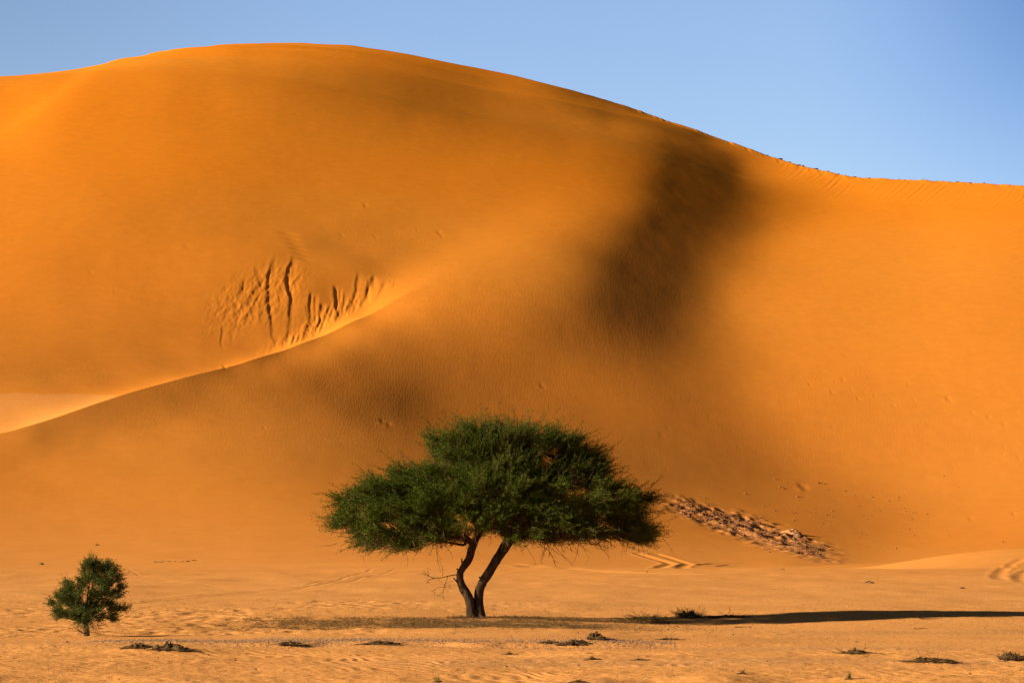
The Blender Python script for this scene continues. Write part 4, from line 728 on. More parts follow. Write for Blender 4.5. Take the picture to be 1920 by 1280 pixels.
# ---------------------------------------------------------------- the big acacia
base = pick(892, 1157)
TY = base[1]; S = TY / FPX
acacia = empty('acacia_tree', base)
tag(acacia, 'large umbrella-shaped green acacia with two bent trunks, standing on the plain below the dune', 'tree')
def lp(px, py, y=0.0):
    return np.array([(px - 892) * S, y, (1157 - py) * S])
tr = Geo()
def stem(pts, seed):
    woody(tr, [[*lp(a, b, y), w * S / 2] for a, b, y, w in pts], n=34, sides=14, lump=.13, seed=seed)
stem([(886, 1162, 0, 27), (884, 1148, 0, 20), (879, 1122, 0, 17), (866, 1098, .02, 15), (862, 1080, .02, 13), (866, 1067, 0, 12.5), (878, 1050, -.03, 14.5), (884, 1032, -.03, 14), (889, 1017, 0, 14), (898, 1000, .1, 13), (904, 978, .15, 11)], 1)
stem([(902, 1162, .05, 24), (900, 1148, .05, 18), (897, 1122, .08, 17.5), (901, 1100, .08, 15.5), (910, 1083, .06, 17.5), (924, 1062, 0, 16.5), (936, 1042, 0, 17), (947, 1025, 0, 20), (958, 1010, 0, 17), (972, 996, .05, 13), (992, 980, .1, 10)], 2)
# root flare
for k, a in enumerate((0.2, 1.3, 2.6, 3.6, 4.4, 5.5)):
    c = lp(892, 1157, .03); d = np.array([math.cos(a), math.sin(a), 0])
    woody(tr, [[*(c + d * .03 + [0, 0, .16]), .085], [*(c + d * .18 + [0, 0, .03]), .055], [*(c + d * .36 + [0, 0, -.05]), .025]], n=8, sides=8, seed=5 + k)
# snags on the left trunk
for (a, b), (c_, d_), w in (((861, 1070), (856, 1066), 2.2), ((866, 1054), (866, 1047), 2.2), ((858, 1092), (850, 1083), 2.0), ((903, 1084), (898, 1082), 3)):
    woody(tr, [[*lp(a + 4, b + 2, -.02), w * S], [*lp(a, b, -.03), w * S * .8], [*lp(c_, d_, -.05), w * S * .5]], n=6, sides=6, seed=12)
trunk = tr.obj('trunk', BARK, acacia)

OUTB = 5
OUT = [(622, 942), (662, 914), (706, 898), (740, 882), (792, 870), (796, 850), (784, 822), (850, 800), (902, 794), (955, 800), (989, 796), (1049, 812), (1100, 826), (1112, 845),
       (1148, 860), (1152, 893), (1192, 920), (1250, 936), (1222, 961), (1238, 999), (1217, 1022), (1165, 1024), (1105, 1018), (1041, 1026), (955, 1026), (906, 1014), (869, 1028),
       (824, 1029), (760, 1036), (689, 1036), (644, 1026), (650, 1008), (612, 999), (626, 958)]
POLY = [tuple(lp(a, b + (-OUTB if b > 1000 else 0))[[0, 2]]) for a, b in OUT]
zs = np.linspace(min(p[1] for p in POLY), max(p[1] for p in POLY), 80); HW = []
for z in zs:
    xx = np.linspace(-6, 7, 1300); m = in_poly(xx, np.full_like(xx, z), POLY)
    HW.append((xx[m].mean(), (xx[m].max() - xx[m].min()) / 2) if m.any() else (0, .01))
HW = np.array(HW)
def depth_half(x, z):
    mx = np.interp(z, zs, HW[:, 0]); hw = np.interp(z, zs, HW[:, 1])
    return .64 * hw * np.sqrt(np.clip(1 - ((x - mx) / np.maximum(hw, .05)) ** 2, 0, 1))

def scatter_clumps(poly, dh, xr, zr, n, sep, sh, shz, seed):
    g = np.random.default_rng(seed); pts = []
    tries = 0
    while len(pts) < n and tries < 60000:
        tries += 1
        x = g.uniform(*xr); z = g.uniform(*zr)
        if not shrink_ok(np.array([x]), np.array([z]), poly, sh, shz)[0]: continue
        D = float(dh(np.array([x]), np.array([z]))[0]) - sh * .6
        if D < 0: D = .05
        y = g.uniform(-D, D)
        if abs(y) < D * .45 and g.random() < .45: continue       # more foliage near the outside
        p = np.array([x, y, z])
        if pts and np.min(np.linalg.norm((np.array(pts) - p) * [1, 1, 2.0], axis=1)) < sep: continue
        pts.append(p)
    return np.array(pts)

CL = scatter_clumps(POLY, depth_half, (-5, 6.2), (1.8, 6.0), 520, .37, .34, .10, 5)
TOPS = [(lp(904, 978, .15), .075), (lp(992, 980, .1), .07), (lp(889, 1017, 0), .06), (lp(958, 1010, 0), .08)]
core = lp(925, 1030, 0)
# main limbs to spread nodes, then boughs to every clump
prim = [int(np.argmax(np.linalg.norm(CL - core, axis=1)))]
while len(prim) < 22:
    d = np.min([np.linalg.norm(CL - CL[k], axis=1) for k in prim], axis=0); prim.append(int(np.argmax(d)))
limbs = Geo(); NODES = []
for q, k in enumerate(prim):
    e = CL[k]; nd = core + (e - core) * .62 + [0, 0, .06]
    o, r0 = min(TOPS, key=lambda t: np.linalg.norm(t[0] - nd) + (0 if t[0][0] < nd[0] + .8 else .8))
    m1 = o + (nd - o) * .35 + rng.normal(size=3) * .10 + [0, 0, .10]; m2 = o + (nd - o) * .7 + rng.normal(size=3) * .14
    woody(limbs, [[*(o - [0, 0, .08]), r0 * .85], [*m1, .055], [*m2, .042], [*nd, .03], [*(nd + (e - nd) * .6), .018]], n=16, sides=7, lump=.12, seed=q)
    NODES += [m2, nd, nd + (e - nd) * .6]
NODES = np.array(NODES)
B = []; 
for c in CL:
    k = int(np.argmin(np.linalg.norm(NODES - c, axis=1) + .8 * np.maximum(0, np.linalg.norm(NODES - core, axis=1) - np.linalg.norm(c - core))))
    o = NODES[k]; L_ = np.linalg.norm(c - o)
    t = np.linspace(0, 1, 6)[:, None]
    P = o + (c - o) * t + rng.normal(size=3) * .16 * L_ * np.sin(t * math.pi) + rng.normal(size=(6, 3)) * .03 * (t > 0) * (t < 1)
    B.append(P)
V, F = tubes(np.array(B), np.tile(np.linspace(.020, .009, 6), (len(B), 1)), 5); limbs.add(V, F)
limbs_o = limbs.obj('limbs', BARK, acacia)

def foliage(CL, core, per_clump, rad, radz, tl, leaf, leaves_per, flat=.55, spread=.05, bare=.0):
    out = norm((CL - core) * [1, 1, .75])
    n = len(CL) * per_clump
    c = np.repeat(CL, per_clump, 0); o = np.repeat(out, per_clump, 0)
    r = norm(rng.normal(size=(n, 3))) * (rng.random((n, 1)) ** .5)
    P0 = c + r * [rad, rad, radz] - o * rad * .35
    D = norm(o * 1.1 + norm(rng.normal(size=(n, 3))) * [.75, .75, flat])
    L = tl * (.55 + .7 * rng.random(n))
    return curved_twigs(P0, D, L, 5, .16)

TW = foliage(CL, core, 36, .32, .12, .52, .06, 20)
twg = Geo()
V, F = tubes(TW, np.tile(np.linspace(.0055, .0025, 5), (len(TW), 1)), 3); twg.add(V, F)
# long shoots sticking out of the crown
sh = CL[np.linalg.norm((CL - core) * [1, .7, 1.2], axis=1) > 2.0]
sh = sh[rng.integers(0, len(sh), 900)]
so = norm((sh - core) * [1, 1, .5]); SD = norm(so + rng.normal(size=sh.shape) * .26)
SH = curved_twigs(sh + rng.normal(size=sh.shape) * .12, SD, .56 + .42 * rng.random(len(sh)), 6, .12)
V, F = tubes(SH, np.tile(np.linspace(.007, .0025, 6), (len(SH), 1)), 3); twg.add(V, F)
# bare hanging twigs under the crown
low = CL[CL[:, 2] < 2.75]
hb = low[rng.integers(0, len(low), 620)] + rng.normal(size=(620, 3)) * [.3, .3, .04] - [0, 0, .08]
HD = norm(norm((hb - core) * [1, 1, 0]) * .8 + rng.normal(size=hb.shape) * .55 + [0, 0, -.30])
HB = curved_twigs(hb, HD, .18 + .50 * rng.random(len(hb)) ** 1.6, 6, .42, .10)
V, F = tubes(HB, np.tile(np.linspace(.009, .003, 6), (len(HB), 1)), 4); twg.add(V, F)
s0 = HB[rng.integers(0, len(HB), 1100), rng.integers(1, 6, 1100)]
HB2 = curved_twigs(s0, norm(rng.normal(size=(1100, 3)) * [.9, .9, .7] + [0, 0, -.15]), .08 + .17 * rng.random(1100), 4, .2)
V, F = tubes(HB2, np.tile(np.linspace(.005, .002, 4), (1100, 1)), 3); twg.add(V, F)
for (a, b), (c_, d_), w in (((1020, 1010), (1041, 1058), .014), ((1028, 1018), (1016, 1046), .010), ((1112, 1008), (1139, 1045), .010), ((818, 1010), (824, 1062), .010), ((1000, 1008), (978, 1034), .009), ((962, 1003), (965, 1030), .009),
                         ((985, 810), (989, 768), .008), ((972, 805), (964, 770), .007)):
    A_, B_ = lp(a, b, -.6), lp(c_, d_, -.8); t = np.linspace(0, 1, 7)[:, None]
    P = A_ + (B_ - A_) * t + rng.normal(size=(7, 3)) * .02
    V, F = tubes(P[None], np.linspace(w, w * .4, 7)[None], 4); twg.add(V, F)
    q = P[rng.integers(2, 7, 6)]
    C = curved_twigs(q, norm((B_ - A_) / np.linalg.norm(B_ - A_) + rng.normal(size=(6, 3)) * .6), .1 + .14 * rng.random(6), 4, .15)
    V, F = tubes(C, np.tile(np.linspace(w * .5, w * .25, 4), (6, 1)), 3); twg.add(V, F)
twg.obj('twigs', TWIG, acacia)
lv = Geo()
V, F = leaflets(TW, 33, .052, .0068, .038); lv.add(V, F)
V, F = leaflets(SH, 30, .06, .0075, .03, .1); lv.add(V, F)
lv.obj('crown', LEAF, acacia, smooth=False)
# dead side branch on the left trunk
db = Geo()
def bare_branch(geo, pts, w0, w1, subs, sl, up=0.0, n=12):
    q = spline(pts, n); V, F = tubes(q[None], np.linspace(w0, w1, n)[None], 5); geo.add(V, F)
    if subs:
        s = q[rng.integers(n // 4, n, subs)]
        C = curved_twigs(s, norm(rng.normal(size=(subs, 3)) * [1, .7, .7] + [-.5, 0, up]), sl * (.4 + rng.random(subs)), 5, .3)
        V, F = tubes(C, np.tile(np.linspace(w1 * 1.1, w1 * .5, 5), (subs, 1)), 3); geo.add(V, F)
        s2 = C[rng.integers(0, subs, subs * 2), rng.integers(2, 5, subs * 2)]
        C2 = curved_twigs(s2, norm(rng.normal(size=(subs * 2, 3)) * [1, .7, .7]), sl * .45 * (.4 + rng.random(subs * 2)), 4, .3)
        V, F = tubes(C2, np.tile(np.linspace(w1 * .8, w1 * .4, 4), (subs * 2, 1)), 3); geo.add(V, F)
bare_branch(db, [lp(860, 1077, 0), lp(845, 1079, -.1), lp(828, 1083, -.2), lp(812, 1083, -.25), lp(801, 1077, -.3), lp(795, 1070, -.3)], .016, .006, 7, .22, .1)
bare_branch(db, [lp(812, 1083, -.25), lp(803, 1089, -.3), lp(800, 1095, -.3)], .008, .005, 2, .12)
bare_branch(db, [lp(840, 1081, -.1), lp(836, 1092, -.15), lp(833, 1102, -.2), lp(831, 1112, -.2), lp(833, 1124, -.2)], .009, .005, 6, .26, 0)
bare_branch(db, [lp(834, 1100, -.2), lp(822, 1101, -.25), lp(814, 1108, -.25), lp(818, 1114, -.25)], .007, .004, 5, .16, 0)
bare_branch(db, [lp(834, 1100, -.2), lp(842, 1100, -.2), lp(849, 1105, -.2)], .006, .004, 3, .1, 0)
bare_branch(db, [lp(830, 1080, -.2), lp(830, 1066, -.2), lp(824, 1050, -.1)], .006, .004, 2, .1, 0)
db.obj('dead_branch', TWIG, acacia)

# ---------------------------------------------------------------- the small acacia on the left
b2 = pick(163, 1192); S2 = b2[1] / FPX
small = empty('young_acacia_tree', b2)
tag(small, 'small bushy acacia with a short trunk, standing alone at the left on the sandy plain', 'tree')
def l2(px, py, y=0.0):
    return np.array([(px - 163) * S2, y, (1192 - py) * S2])
tr = Geo()
TIPS2 = [((128, 1090), -.1), ((118, 1128), .2), ((112, 1150), -.3), ((178, 1052), 0), ((205, 1078), .2), ((222, 1082), -.1), ((218, 1110), .3), ((226, 1142), -.1), ((150, 1120), -.4), ((185, 1100), -.4),
         ((200, 1135), -.35), ((140, 1160), .35), ((208, 1160), .1), ((165, 1080), .4), ((195, 1120), .5), ((150, 1140), .5)]
woody(tr, [[*l2(163, 1196), .075], [*l2(163, 1180), .058], [*l2(160, 1165), .05], [*l2(162, 1150), .042]], n=10, sides=10, seed=31)
N2 = []
for k, ((a, b), y) in enumerate(TIPS2):
    o = l2(162, 1172 - 1.5 * (k % 8)); e = l2(a, b, y)
    m = o + (e - o) * .5 + rng.normal(size=3) * .06 + [0, 0, .05]
    woody(tr, [[*o, .028], [*m, .018], [*e, .007]], n=10, sides=6, seed=k)
    N2 += [m, o + (e - o) * .75, e]
woody(tr, [[*l2(163, 1190), .02], [*l2(150, 1182, -.1), .012], [*l2(143, 1176, -.2), .005]], n=8, sides=5, seed=3)
tr.obj('trunk', BARK, small)
OUT2 = [(163, 1172), (140, 1170), (112, 1160), (92, 1150), (100, 1122), (112, 1112), (112, 1095), (122, 1083), (138, 1088), (146, 1098), (148, 1078), (156, 1062), (166, 1045), (182, 1044), (190, 1058),
        (204, 1052), (214, 1066), (232, 1080), (228, 1096), (234, 1112), (226, 1130), (240, 1144), (222, 1156), (216, 1168), (190, 1168)]
POLY2 = [tuple(l2(a, b)[[0, 2]]) for a, b in OUT2]
def dh2(x, z):
    return .80 * np.sqrt(np.clip(1 - ((x - .05) / 1.0) ** 2, 0, 1)) * np.sqrt(np.clip(1 - ((z - .8) / 1.2) ** 2, 0, 1))
C2 = scatter_clumps(POLY2, dh2, (-1, 1.05), (.2, 2.0), 125, .165, .085, .07, 8)
hole = (np.abs(C2[:, 0] - l2(160, 1130)[0]) < .13) & (np.abs(C2[:, 2] - l2(160, 1122)[2]) < .22) & (rng.random(len(C2)) < .8)
C2 = C2[~hole]
core2 = l2(162, 1165)
N2 = np.array(N2); B = []
for c in C2:
    o = N2[int(np.argmin(np.linalg.norm(N2 - c, axis=1)))]; t = np.linspace(0, 1, 5)[:, None]
    B.append(o + (c - o) * t + rng.normal(size=3) * .03 * np.sin(t * math.pi))
tw2 = Geo()
V, F = tubes(np.array(B), np.tile(np.linspace(.008, .004, 5), (len(B), 1)), 4); tw2.add(V, F)
T2 = foliage(C2, core2, 22, .09, .055, .22, .04, 10, flat=.7)
V, F = tubes(T2, np.tile(np.linspace(.004, .002, 5), (len(T2), 1)), 3); tw2.add(V, F)
S2_ = C2[rng.integers(0, len(C2), 130)]
S2_ = curved_twigs(S2_, norm((S2_ - core2) * [1, 1, .9] + rng.normal(size=S2_.shape) * .18), .20 + .18 * rng.random(130), 5, .2)
V, F = tubes(S2_, np.tile(np.linspace(.005, .002, 5), (130, 1)), 3); tw2.add(V, F)
h0 = np.repeat(l2(160, 1172)[None], 60, 0) + rng.normal(size=(60, 3)) * [.16, .16, .03]
H2 = curved_twigs(h0, norm(rng.normal(size=(60, 3)) * [.6, .6, .2] + [0, 0, -.6]), .10 + .14 * rng.random(60), 4, .3)
V, F = tubes(H2, np.tile(np.linspace(.005, .002, 4), (60, 1)), 3); tw2.add(V, F)
tw2.obj('twigs', TWIG, small)
lv2 = Geo(); V, F = leaflets(T2, 17, .040, .0068, .028); lv2.add(V, F)
V, F = leaflets(S2_, 12, .036, .006, .02); lv2.add(V, F)
lv2.obj('crown', LEAF2, small, smooth=False)

# ---------------------------------------------------------------- stones, litter, dead plants
def stone_mesh(name, seed, mat, sub=2, rough=.28, flat=.6):
    import bmesh
    bm = bmesh.new(); bmesh.ops.create_icosphere(bm, subdivisions=sub, radius=1)
    for v in bm.verts:
        c = np.array(v.co)
        n_ = vn(np.array([c[0] * 1.3 + seed * 7.1]), np.array([c[1] * 1.3 + c[2] * 1.9]), seed)[0] + .5 * vn(np.array([c[0] * 3.1 + c[2] * 2.0]), np.array([c[1] * 3.1 - seed]), seed + 9)[0]
        v.co *= 1 + rough * n_
        v.co.z *= flat
    me = bpy.data.meshes.new(name); bm.to_mesh(me); bm.free(); me.materials.append(mat)
    return me

stone_lib = {}
def add_stone(px, py, size, mat, label, group, name='stone', cat='stone', flat=.6, sx=1.0):
    key = (mat.name, len(stone_lib) % 5)
    k = (mat.name, rng.integers(0, 5), flat)
    if k not in stone_lib: stone_lib[k] = stone_mesh(name, int(k[1]) + 3, mat, 2, .3, flat)
    x, y, z = pick(px, py)
    o = bpy.data.objects.new(name, stone_lib[k]); link(o)
    o.location = (x, y, z + size * .12)
    o.scale = (size * sx * rng.uniform(.8, 1.3), size * rng.uniform(.8, 1.2), size * rng.uniform(.7, 1.1))
    o.rotation_euler = (rng.uniform(-.2, .2), rng.uniform(-.2, .2), rng.uniform(0, 6.28))
    tag(o, label, cat, group)
    return o

# stones strewn over the foot of the dune on the right
grp = 'stones strewn over the dune foot at right'
lab = 'small dark stone strewn on the orange dune foot right of the rubble band'
pr = np.random.default_rng(21)
spots = []
for _ in range(62):
    px = pr.normal(1640, 110); py = pr.normal(965, 42)
    if 1430 < px < 1910 and 890 < py < 1036 and py < 1040 - (px > 1700) * (px - 1700) * .12: spots.append((px, py))
for px, py in spots: add_stone(px, py, float(pr.uniform(.06, .13)), STONE, lab, grp, flat=.8)
for px, py in ((1462, 913), (1468, 916), (1495, 932), (1322, 934), (1452, 958), (1397, 926), (1535, 906), (1545, 907)):
    add_stone(px, py, float(pr.uniform(.11, .17)), STONE, 'small dark stone on the dune face just above the rubble band', 'stones above the rubble band')
boul = pick(1484, 1001)
me = stone_mesh('boulder', 17, CLAY, 3, .3, .5)
bo = link(bpy.data.objects.new('boulder', me)); bo.location = boul; bo.scale = (1.0, 1.0, 1.1)
tag(bo, 'largest boulder, a crusted slab at the right end of the rubble band', 'boulder')
me = stone_mesh('boulder', 19, ROCK, 3, .3, .5)
b3 = link(bpy.data.objects.new('boulder', me)); p = pick(1497, 1006); b3.location = p; b3.scale = (.6, .7, .6)
tag(b3, 'dark low rock just in front of the largest boulder of the rubble band', 'boulder')
# rubble band: thousands of stones nobody could count
import bmesh as _bm
def stone_soup(name, pts, sizes, mat, seed=0):
    base_v = np.array([[1, 0, 0], [-1, 0, 0], [0, 1, 0], [0, -1, 0], [0, 0, 1], [0, 0, -1]], float)
    base_f = np.array([[0, 2, 4], [2, 1, 4], [1, 3, 4], [3, 0, 4], [2, 0, 5], [1, 2, 5], [3, 1, 5], [0, 3, 5]])
    g = np.random.default_rng(seed); n = len(pts)
    a = g.uniform(0, 6.28, n); c, s = np.cos(a), np.sin(a)
    v = base_v[None] * (1 + g.uniform(-.35, .35, (n, 6, 1))) + g.uniform(-.25, .25, (n, 6, 3))
    v = v * np.stack([g.uniform(.7, 1.3, n), g.uniform(.7, 1.3, n), g.uniform(.35, .75, n)], -1)[:, None] * np.asarray(sizes)[:, None, None]
    x = v[..., 0] * c[:, None] - v[..., 1] * s[:, None]; y = v[..., 0] * s[:, None] + v[..., 1] * c[:, None]
    V = np.stack([x, y, v[..., 2]], -1) + np.asarray(pts)[:, None, :]
    F = (base_f[None] + 6 * np.arange(n)[:, None, None]).reshape(-1, 3)
    return mesh_obj(name, V.reshape(-1, 3), F, mat)
def surf(X, Y):
    """heights of the sand at many points, by bearing strips"""
    out = np.empty(len(X))
    for k in range(len(X)):
        out[k] = 0
    u = X / Y
    order = np.argsort(u)
    for blk in np.array_split(order, max(1, len(order) // 60)):
        uu = u[blk]; Z = np.empty(len(blk))
        for q, kk in enumerate(blk):
            Z[q] = 0
        zg = z_grid(uu, Y[blk]); zd = np.diag(zg).copy()
        dz, *_ = relief(X[blk], Y[blk], zd, uu)
        out[blk] = zd + dz
    return out
pr = np.random.default_rng(33)
pp = []; 
while len(pp) < 2600:
    t = pr.uniform(-1, 1); px = 1410 + t * 142; py = 990 + (px - 1400) * .31 + pr.normal(0, 9.5 * (1 - .3 * abs(t)))
    pp.append((px, py))
# positions on the dune: interpolate a coarse grid of picks
gx = np.linspace(1225, 1580, 12); gy = np.linspace(925, 1060, 14)
PG = np.array([[pick(a, b)[:2] for b in gy] for a in gx])
pp = np.array(pp)
fi = np.clip((pp[:, 0] - gx[0]) / (gx[1] - gx[0]), 0, 10.99); fj = np.clip((pp[:, 1] - gy[0]) / (gy[1] - gy[0]), 0, 12.99)
i, j = fi.astype(int), fj.astype(int); a, b = (fi - i)[:, None], (fj - j)[:, None]
XY = (PG[i, j] * (1 - a) + PG[i + 1, j] * a) * (1 - b) + (PG[i, j + 1] * (1 - a) + PG[i + 1, j + 1] * a) * b
zz = surf(XY[:, 0], XY[:, 1])
rb = stone_soup('rubble', np.c_[XY, zz], pr.uniform(.03, .13, len(XY)) * (1 + 1.8 * (pr.random(len(XY)) > .95)), RUBBLE, 3)
tag(rb, 'band of broken dark stones lying across the foot of the dune right of the big acacia', 'rubble', kind='stuff')

# gravel on the low bank in front of the tree
n = 4600
gx_ = pr.uniform(-9.5, 3.6, n); gy_ = 64.9 + pr.normal(0, .75, n) + .5 * vn(gx_ / 3.0, 0 * gx_, 11)
zz = surf(gx_, gy_)
gv = stone_soup('gravel', np.c_[gx_, gy_, zz + .004], pr.uniform(.007, .024, n), ROCK_GREY, 4)
tag(gv, 'strip of pale grey gravel along the low bank in front of the big acacia', 'gravel', kind='stuff')
n = 2600
gx_ = pr.uniform(-12, 13, n); gy_ = pr.uniform(47, 100, n); zz = surf(gx_, gy_)
gv = stone_soup('pebbles', np.c_[gx_, gy_, zz + .003], pr.uniform(.006, .022, n) * (1 + 1.2 * (pr.random(n) > .97)), ROCK, 5)
tag(gv, 'tiny pebbles and crumbs scattered thinly over the sandy plain', 'pebbles', kind='stuff')

# leaf litter and dry stubble under and left of the big tree
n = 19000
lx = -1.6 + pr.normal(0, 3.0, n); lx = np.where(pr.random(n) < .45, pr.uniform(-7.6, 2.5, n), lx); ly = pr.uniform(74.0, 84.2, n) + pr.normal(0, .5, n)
shade_strip = pr.random(n) < .22; lx = np.where(shade_strip, pr.uniform(-1.9, 4.6, n), lx); ly = np.where(shade_strip, 84.4 + pr.normal(0, .28, n), ly)  # extra stems along the trunk's shadow line, added to make it darker
keep = (lx > -8.2) & (lx < 5.5) & ((vn(lx / .6, ly / 1.2, 70) > -.35) | shade_strip); lx, ly = lx[keep], ly[keep]; n = len(lx)
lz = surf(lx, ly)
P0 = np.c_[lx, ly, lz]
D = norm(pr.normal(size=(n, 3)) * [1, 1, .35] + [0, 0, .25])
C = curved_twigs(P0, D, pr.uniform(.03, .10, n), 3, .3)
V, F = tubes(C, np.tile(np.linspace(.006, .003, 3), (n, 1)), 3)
lt = mesh_obj('leaf_litter_and_shade', V, F, DRY)
tag(lt, 'dry leaf litter and fallen twigs around the big acacia, thickened to darken its trunk shadow', 'leaf litter', kind='stuff')

def tuft(name, cpx, cpy, width, height, n, mat, label, cat, spread=1.0, depth=None, moss=0, parts=('stems', 'base')):
    """a dead or dry plant: a root mat and many curved stems"""
    c = np.array(pick(cpx, cpy)); root = empty(name, c)
    depth = depth or width * .8
    g = Geo()
    rs_ = .05 if n <= 30 else .20
    P0 = np.c_[np.clip(rng.normal(0, width * rs_, n), -width * .4, width * .4), np.clip(rng.normal(0, depth * rs_, n), -depth * .4, depth * .4), np.zeros(n)]
    D = norm(np.c_[P0[:, 0] / width * 2.2 * spread + rng.normal(0, .45, n) * min(spread, 1.2), P0[:, 1] / depth * 2.2 + rng.normal(0, .4, n), np.full(n, .9) + rng.random(n) * .5 if spread < 1.5 else .04 + rng.random(n) * .28])
    L = height * (.5 + .75 * rng.random(n)) * (1.0 if spread < 1.5 else width / height * .26)
    C = curved_twigs(P0, D, L, 6, .35, .25 if spread > 1 else .1)
    C[..., 2] = np.maximum(C[..., 2], .004)
    V, F = tubes(C, np.tile(np.linspace(.006, .0025, 6), (n, 1)), 3); g.add(V, F)
    m = n * 2
    s = C[rng.integers(0, n, m), rng.integers(2, 6, m)]
    T = curved_twigs(s, norm(rng.normal(size=(m, 3)) * [1, 1, 1 if spread < 1.5 else .35] + [0, 0, .3 if spread < 1.5 else .08]), .25 * height * (.4 + rng.random(m)), 4, .3)
    T[..., 2] = np.maximum(T[..., 2], .003)
    V, F = tubes(T, np.tile(np.linspace(.004, .002, 4), (m, 1)), 3); g.add(V, F)
    g.obj(parts[0], mat, root)
    if moss:
        k = np.linspace(0, 2 * math.pi, 40, endpoint=False); rr = np.linspace(0, 1, 7)
        V = []; 
        for r_ in rr:
            for a_ in k:
                w = .85 + .5 * vn(np.array([a_ * 2.2 + cpx]), np.array([r_ * 3.0]), 80)[0]
                zz_ = moss * (1 - r_ ** 2) * (1 + .9 * vn(np.array([r_ * 5 * math.cos(a_) + cpy]), np.array([r_ * 5 * math.sin(a_)]), 81)[0] + .7 * vn(np.array([r_ * 12 * math.cos(a_) + cpy]), np.array([r_ * 12 * math.sin(a_)]), 82)[0])
                V.append((math.cos(a_) * r_ * width * .5 * w, math.sin(a_) * r_ * depth * .5 * w, zz_ - .02 * (r_ > .95)))
        idx = np.arange(7 * 40).reshape(7, 40)
        F = np.stack([idx[:-1], np.roll(idx, -1, 1)[:-1], np.roll(idx, -1, 1)[1:], idx[1:]], -1).reshape(-1, 4)
        mesh_obj(parts[1], V, F, DEAD, root)
    tag(root, label, cat)
    return root

tuft('dry_shrub', 1290, 1156, .85, .34, 150, DRY, 'small dark dried shrub in the shadow strip right of the big acacia', 'shrub', 1.2, moss=.12)
tuft('dead_shrub', 1362, 1157, 1.5, .16, 90, DRY, 'flat dead shrub with sprawling stems beside the upright dried shrub', 'shrub', 2.0, moss=.05)
tuft('grass_mound', 1212, 1160, 1.7, .10, 260, GRASS, 'low sandy mound topped with dry grass at the start of the tree shadow', 'grass mound', 1.8)
mats = [(318, 1218, .9, .10, 'darkest dead plant mat on the left bank, in front of the young acacia', .10),
        (262, 1214, .75, .06, 'thin dead plant mat at the left end of the bank', .06),
        (712, 1208, 1.0, .06, 'long flat dead plant mat on the bank left of the acacia trunks', .05),
        (545, 1208, .8, .05, 'faint dead plant mat midway along the gravel bank', .04),
        (1118, 1198, .5, .08, 'small domed dead plant tuft on the bank right of the acacia', .10),
        (1078, 1207, .7, .05, 'dark dead plant mat directly in front of the domed tuft', .06),
        (1030, 1205, .5, .04, 'short dead plant mat at the left of the domed tuft', .03),
        (1255, 1199, .6, .03, 'thin line of dead stems on the plain below the dried shrub', .03),
        (1603, 1224, .8, .05, 'low dead plant mat lying under the long tree shadow at right', .05),
        (1738, 1240, 1.0, .05, 'wide dead plant mat in the right foreground', .05)]
for px, py, w, h, lab, ms in mats:
    tuft('dead_plant_mat', px, py, w, h, int(50 + w * 60), DRY, lab, 'dead plant', 1.9, depth=w * .5, moss=ms)['group'] = 'dead plant mats on the plain'
tuft('dry_shrub', 1898, 1236, .6, .17, 110, DRY, 'dark dried shrub at the right edge of the foreground', 'shrub', 1.2, moss=.08)
for px, py, w, h, lab in ((1592, 1273, .22, .13, 'short grass tuft at the bottom edge, right of centre'), (1392, 1263, .25, .06, 'tiny dry grass tuft in the foreground right of centre'),
                          (820, 1278, .22, .11, 'dry grass tuft at the bottom edge, left of centre'), (1110, 1235, .4, .06, 'dry grass tuft in the foreground below the acacia shadow'),
                          (1200, 1237, .5, .05, 'wide sparse grass tuft in the foreground centre'), (955, 1226, .35, .05, 'small bent dead stem tuft in the foreground below the trunks'),
                          (1085, 1278, .4, .05, 'sparse grass tuft at the bottom edge near the centre')):
    tuft('grass_tuft', px, py, w, h, 26, GRASS if h > .1 else DRY, lab, 'grass tuft', 1.0, moss=.015)['group'] = 'grass tufts in the foreground'
# fallen branches
def fallen(px, py, pts, w, label):
    c = np.array(pick(px, py)); g = Geo()
    bare_branch(g, [np.array(p) for p in pts], w, w * .4, 4, .2, .1)
    for v in g.v: v[:, 2] = np.maximum(v[:, 2], .0)
    o = g.obj('fallen_branch', TWIG); o.location = c
    tag(o, label, 'branch', 'fallen branches on the plain')
fallen(1722, 1161, [(0, 0, .05), (.12, 0, .03), (.35, .1, .02), (.6, .3, .02)], .016, 'thin fallen branch lying just under the tree shadow at far right')
fallen(1714, 1179, [(0, 0, .03), (.1, 0, .01), (.25, .1, .03), (.35, .1, .02)], .010, 'short crooked fallen branch in the sand at far right, nearer the camera')
fallen(1378, 1176, [(0, 0, .02), (.2, 0, .02), (.45, .1, .02)], .012, 'straight fallen twig on bare sand below the flat dead shrub')
fallen(905, 1160, [(-.05, -.2, .12), (.05, -.25, .06), (.16, -.3, .0)], .012, 'pale fallen stick leaning against the foot of the trunks')
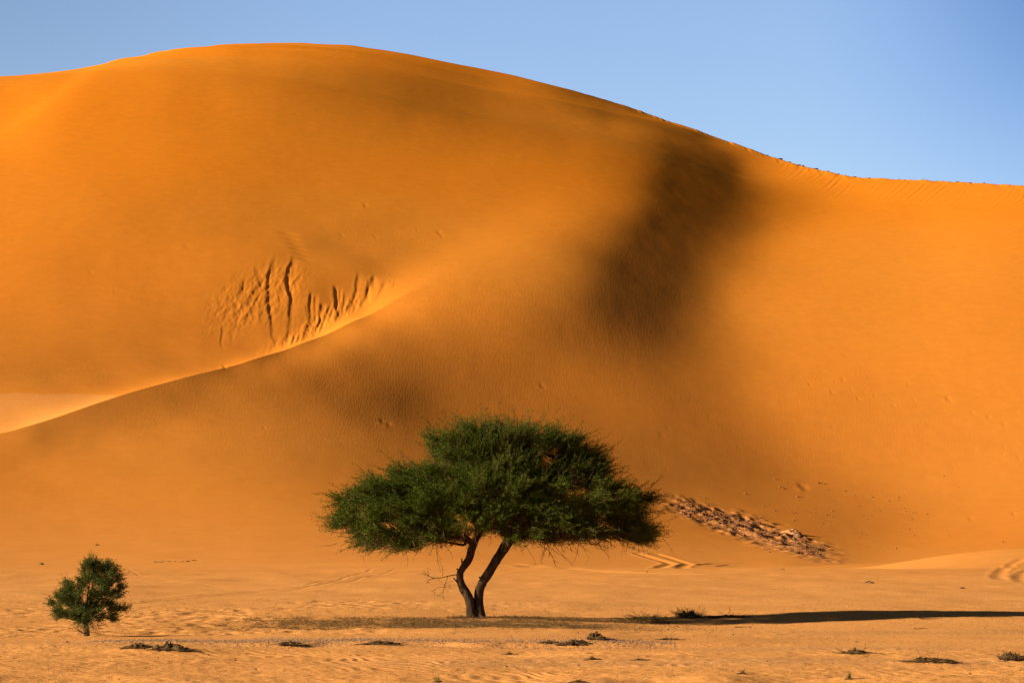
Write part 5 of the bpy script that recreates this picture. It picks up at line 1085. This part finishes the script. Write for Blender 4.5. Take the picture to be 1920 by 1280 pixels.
# dark lumps on the far plain
for px, py, s, lab in ((78, 1058, .20, 'dark lump on the far plain at the left edge'), (1626, 1092, .17, 'dark broken stone on the far plain at right, the biggest there'),
                       (1634, 1093, .13, 'dark stone touching the biggest stone of the far plain'), (1802, 1103, .12, 'lone small dark stone on the far plain at far right'),
                       (1213, 1072, .10, 'small dark stone at the lower end of the tyre tracks'), (1468, 1067, .12, 'small dark stone beside the long tyre rut'),
                       (182, 1022, .16, 'small dark stone on the slope above the young acacia'), (126, 1203, .035, 'small dark pebble left of the young acacia foot'),
                       (1196, 1200, .035, 'dark pebble on the bank to the right of the domed tuft'), (1202, 1198, .03, 'second dark pebble next to the domed tuft, further right')):
    add_stone(px, py, s, ROCK, lab, 'dark stones on the plain', flat=.55)
for k in range(9):
    add_stone(290 + k * 9 + rng.uniform(-2, 2), 1053 + rng.uniform(-1, 1) - k * .2, float(rng.uniform(.06, .12)), ROCK, 'small dark stone in the short row behind the young acacia', 'row of stones behind the young acacia', flat=.4, sx=2.0)
# dark clods stand in for cornice shadows on the right crest
cg = np.random.default_rng(77)
for px, s in ((1441, .30), (1465, .50), (1483, .28), (1500, .40), (1508, .30), (1533, .42), (1556, .2), (1575, .25), (1606, .30), (1634, .25), (1690, .22), (1735, .2), (1762, .28), (1800, .28), (1824, .26), (1850, .2)):
    yy = float(np.interp(px, [1400, 1500, 1600, 1700, 1800, 1920], [275, 308, 332, 336, 340, 347]))
    u = (px - 960) / FPX; rr = np.arange(430, 640, .5); zc = height_at_u(u, rr); k = int(np.argmax((zc - CAM_H) / rr))
    key = ('clod', int(cg.integers(0, 3)))
    if key not in stone_lib: stone_lib[key] = stone_mesh('shadow_clod', key[1] + 40, ROCK, 2, .35, .5)
    o = link(bpy.data.objects.new('shadow_clod', stone_lib[key])); o.location = (u * rr[k], rr[k], zc[k] + s * .02); o.scale = (s * 1.3, s * .8, s * .55)
    tag(o, 'dark clod standing in for cornice shadow on the right-hand dune crest against the sky', 'sand clod', 'shadow clods along the right crest')
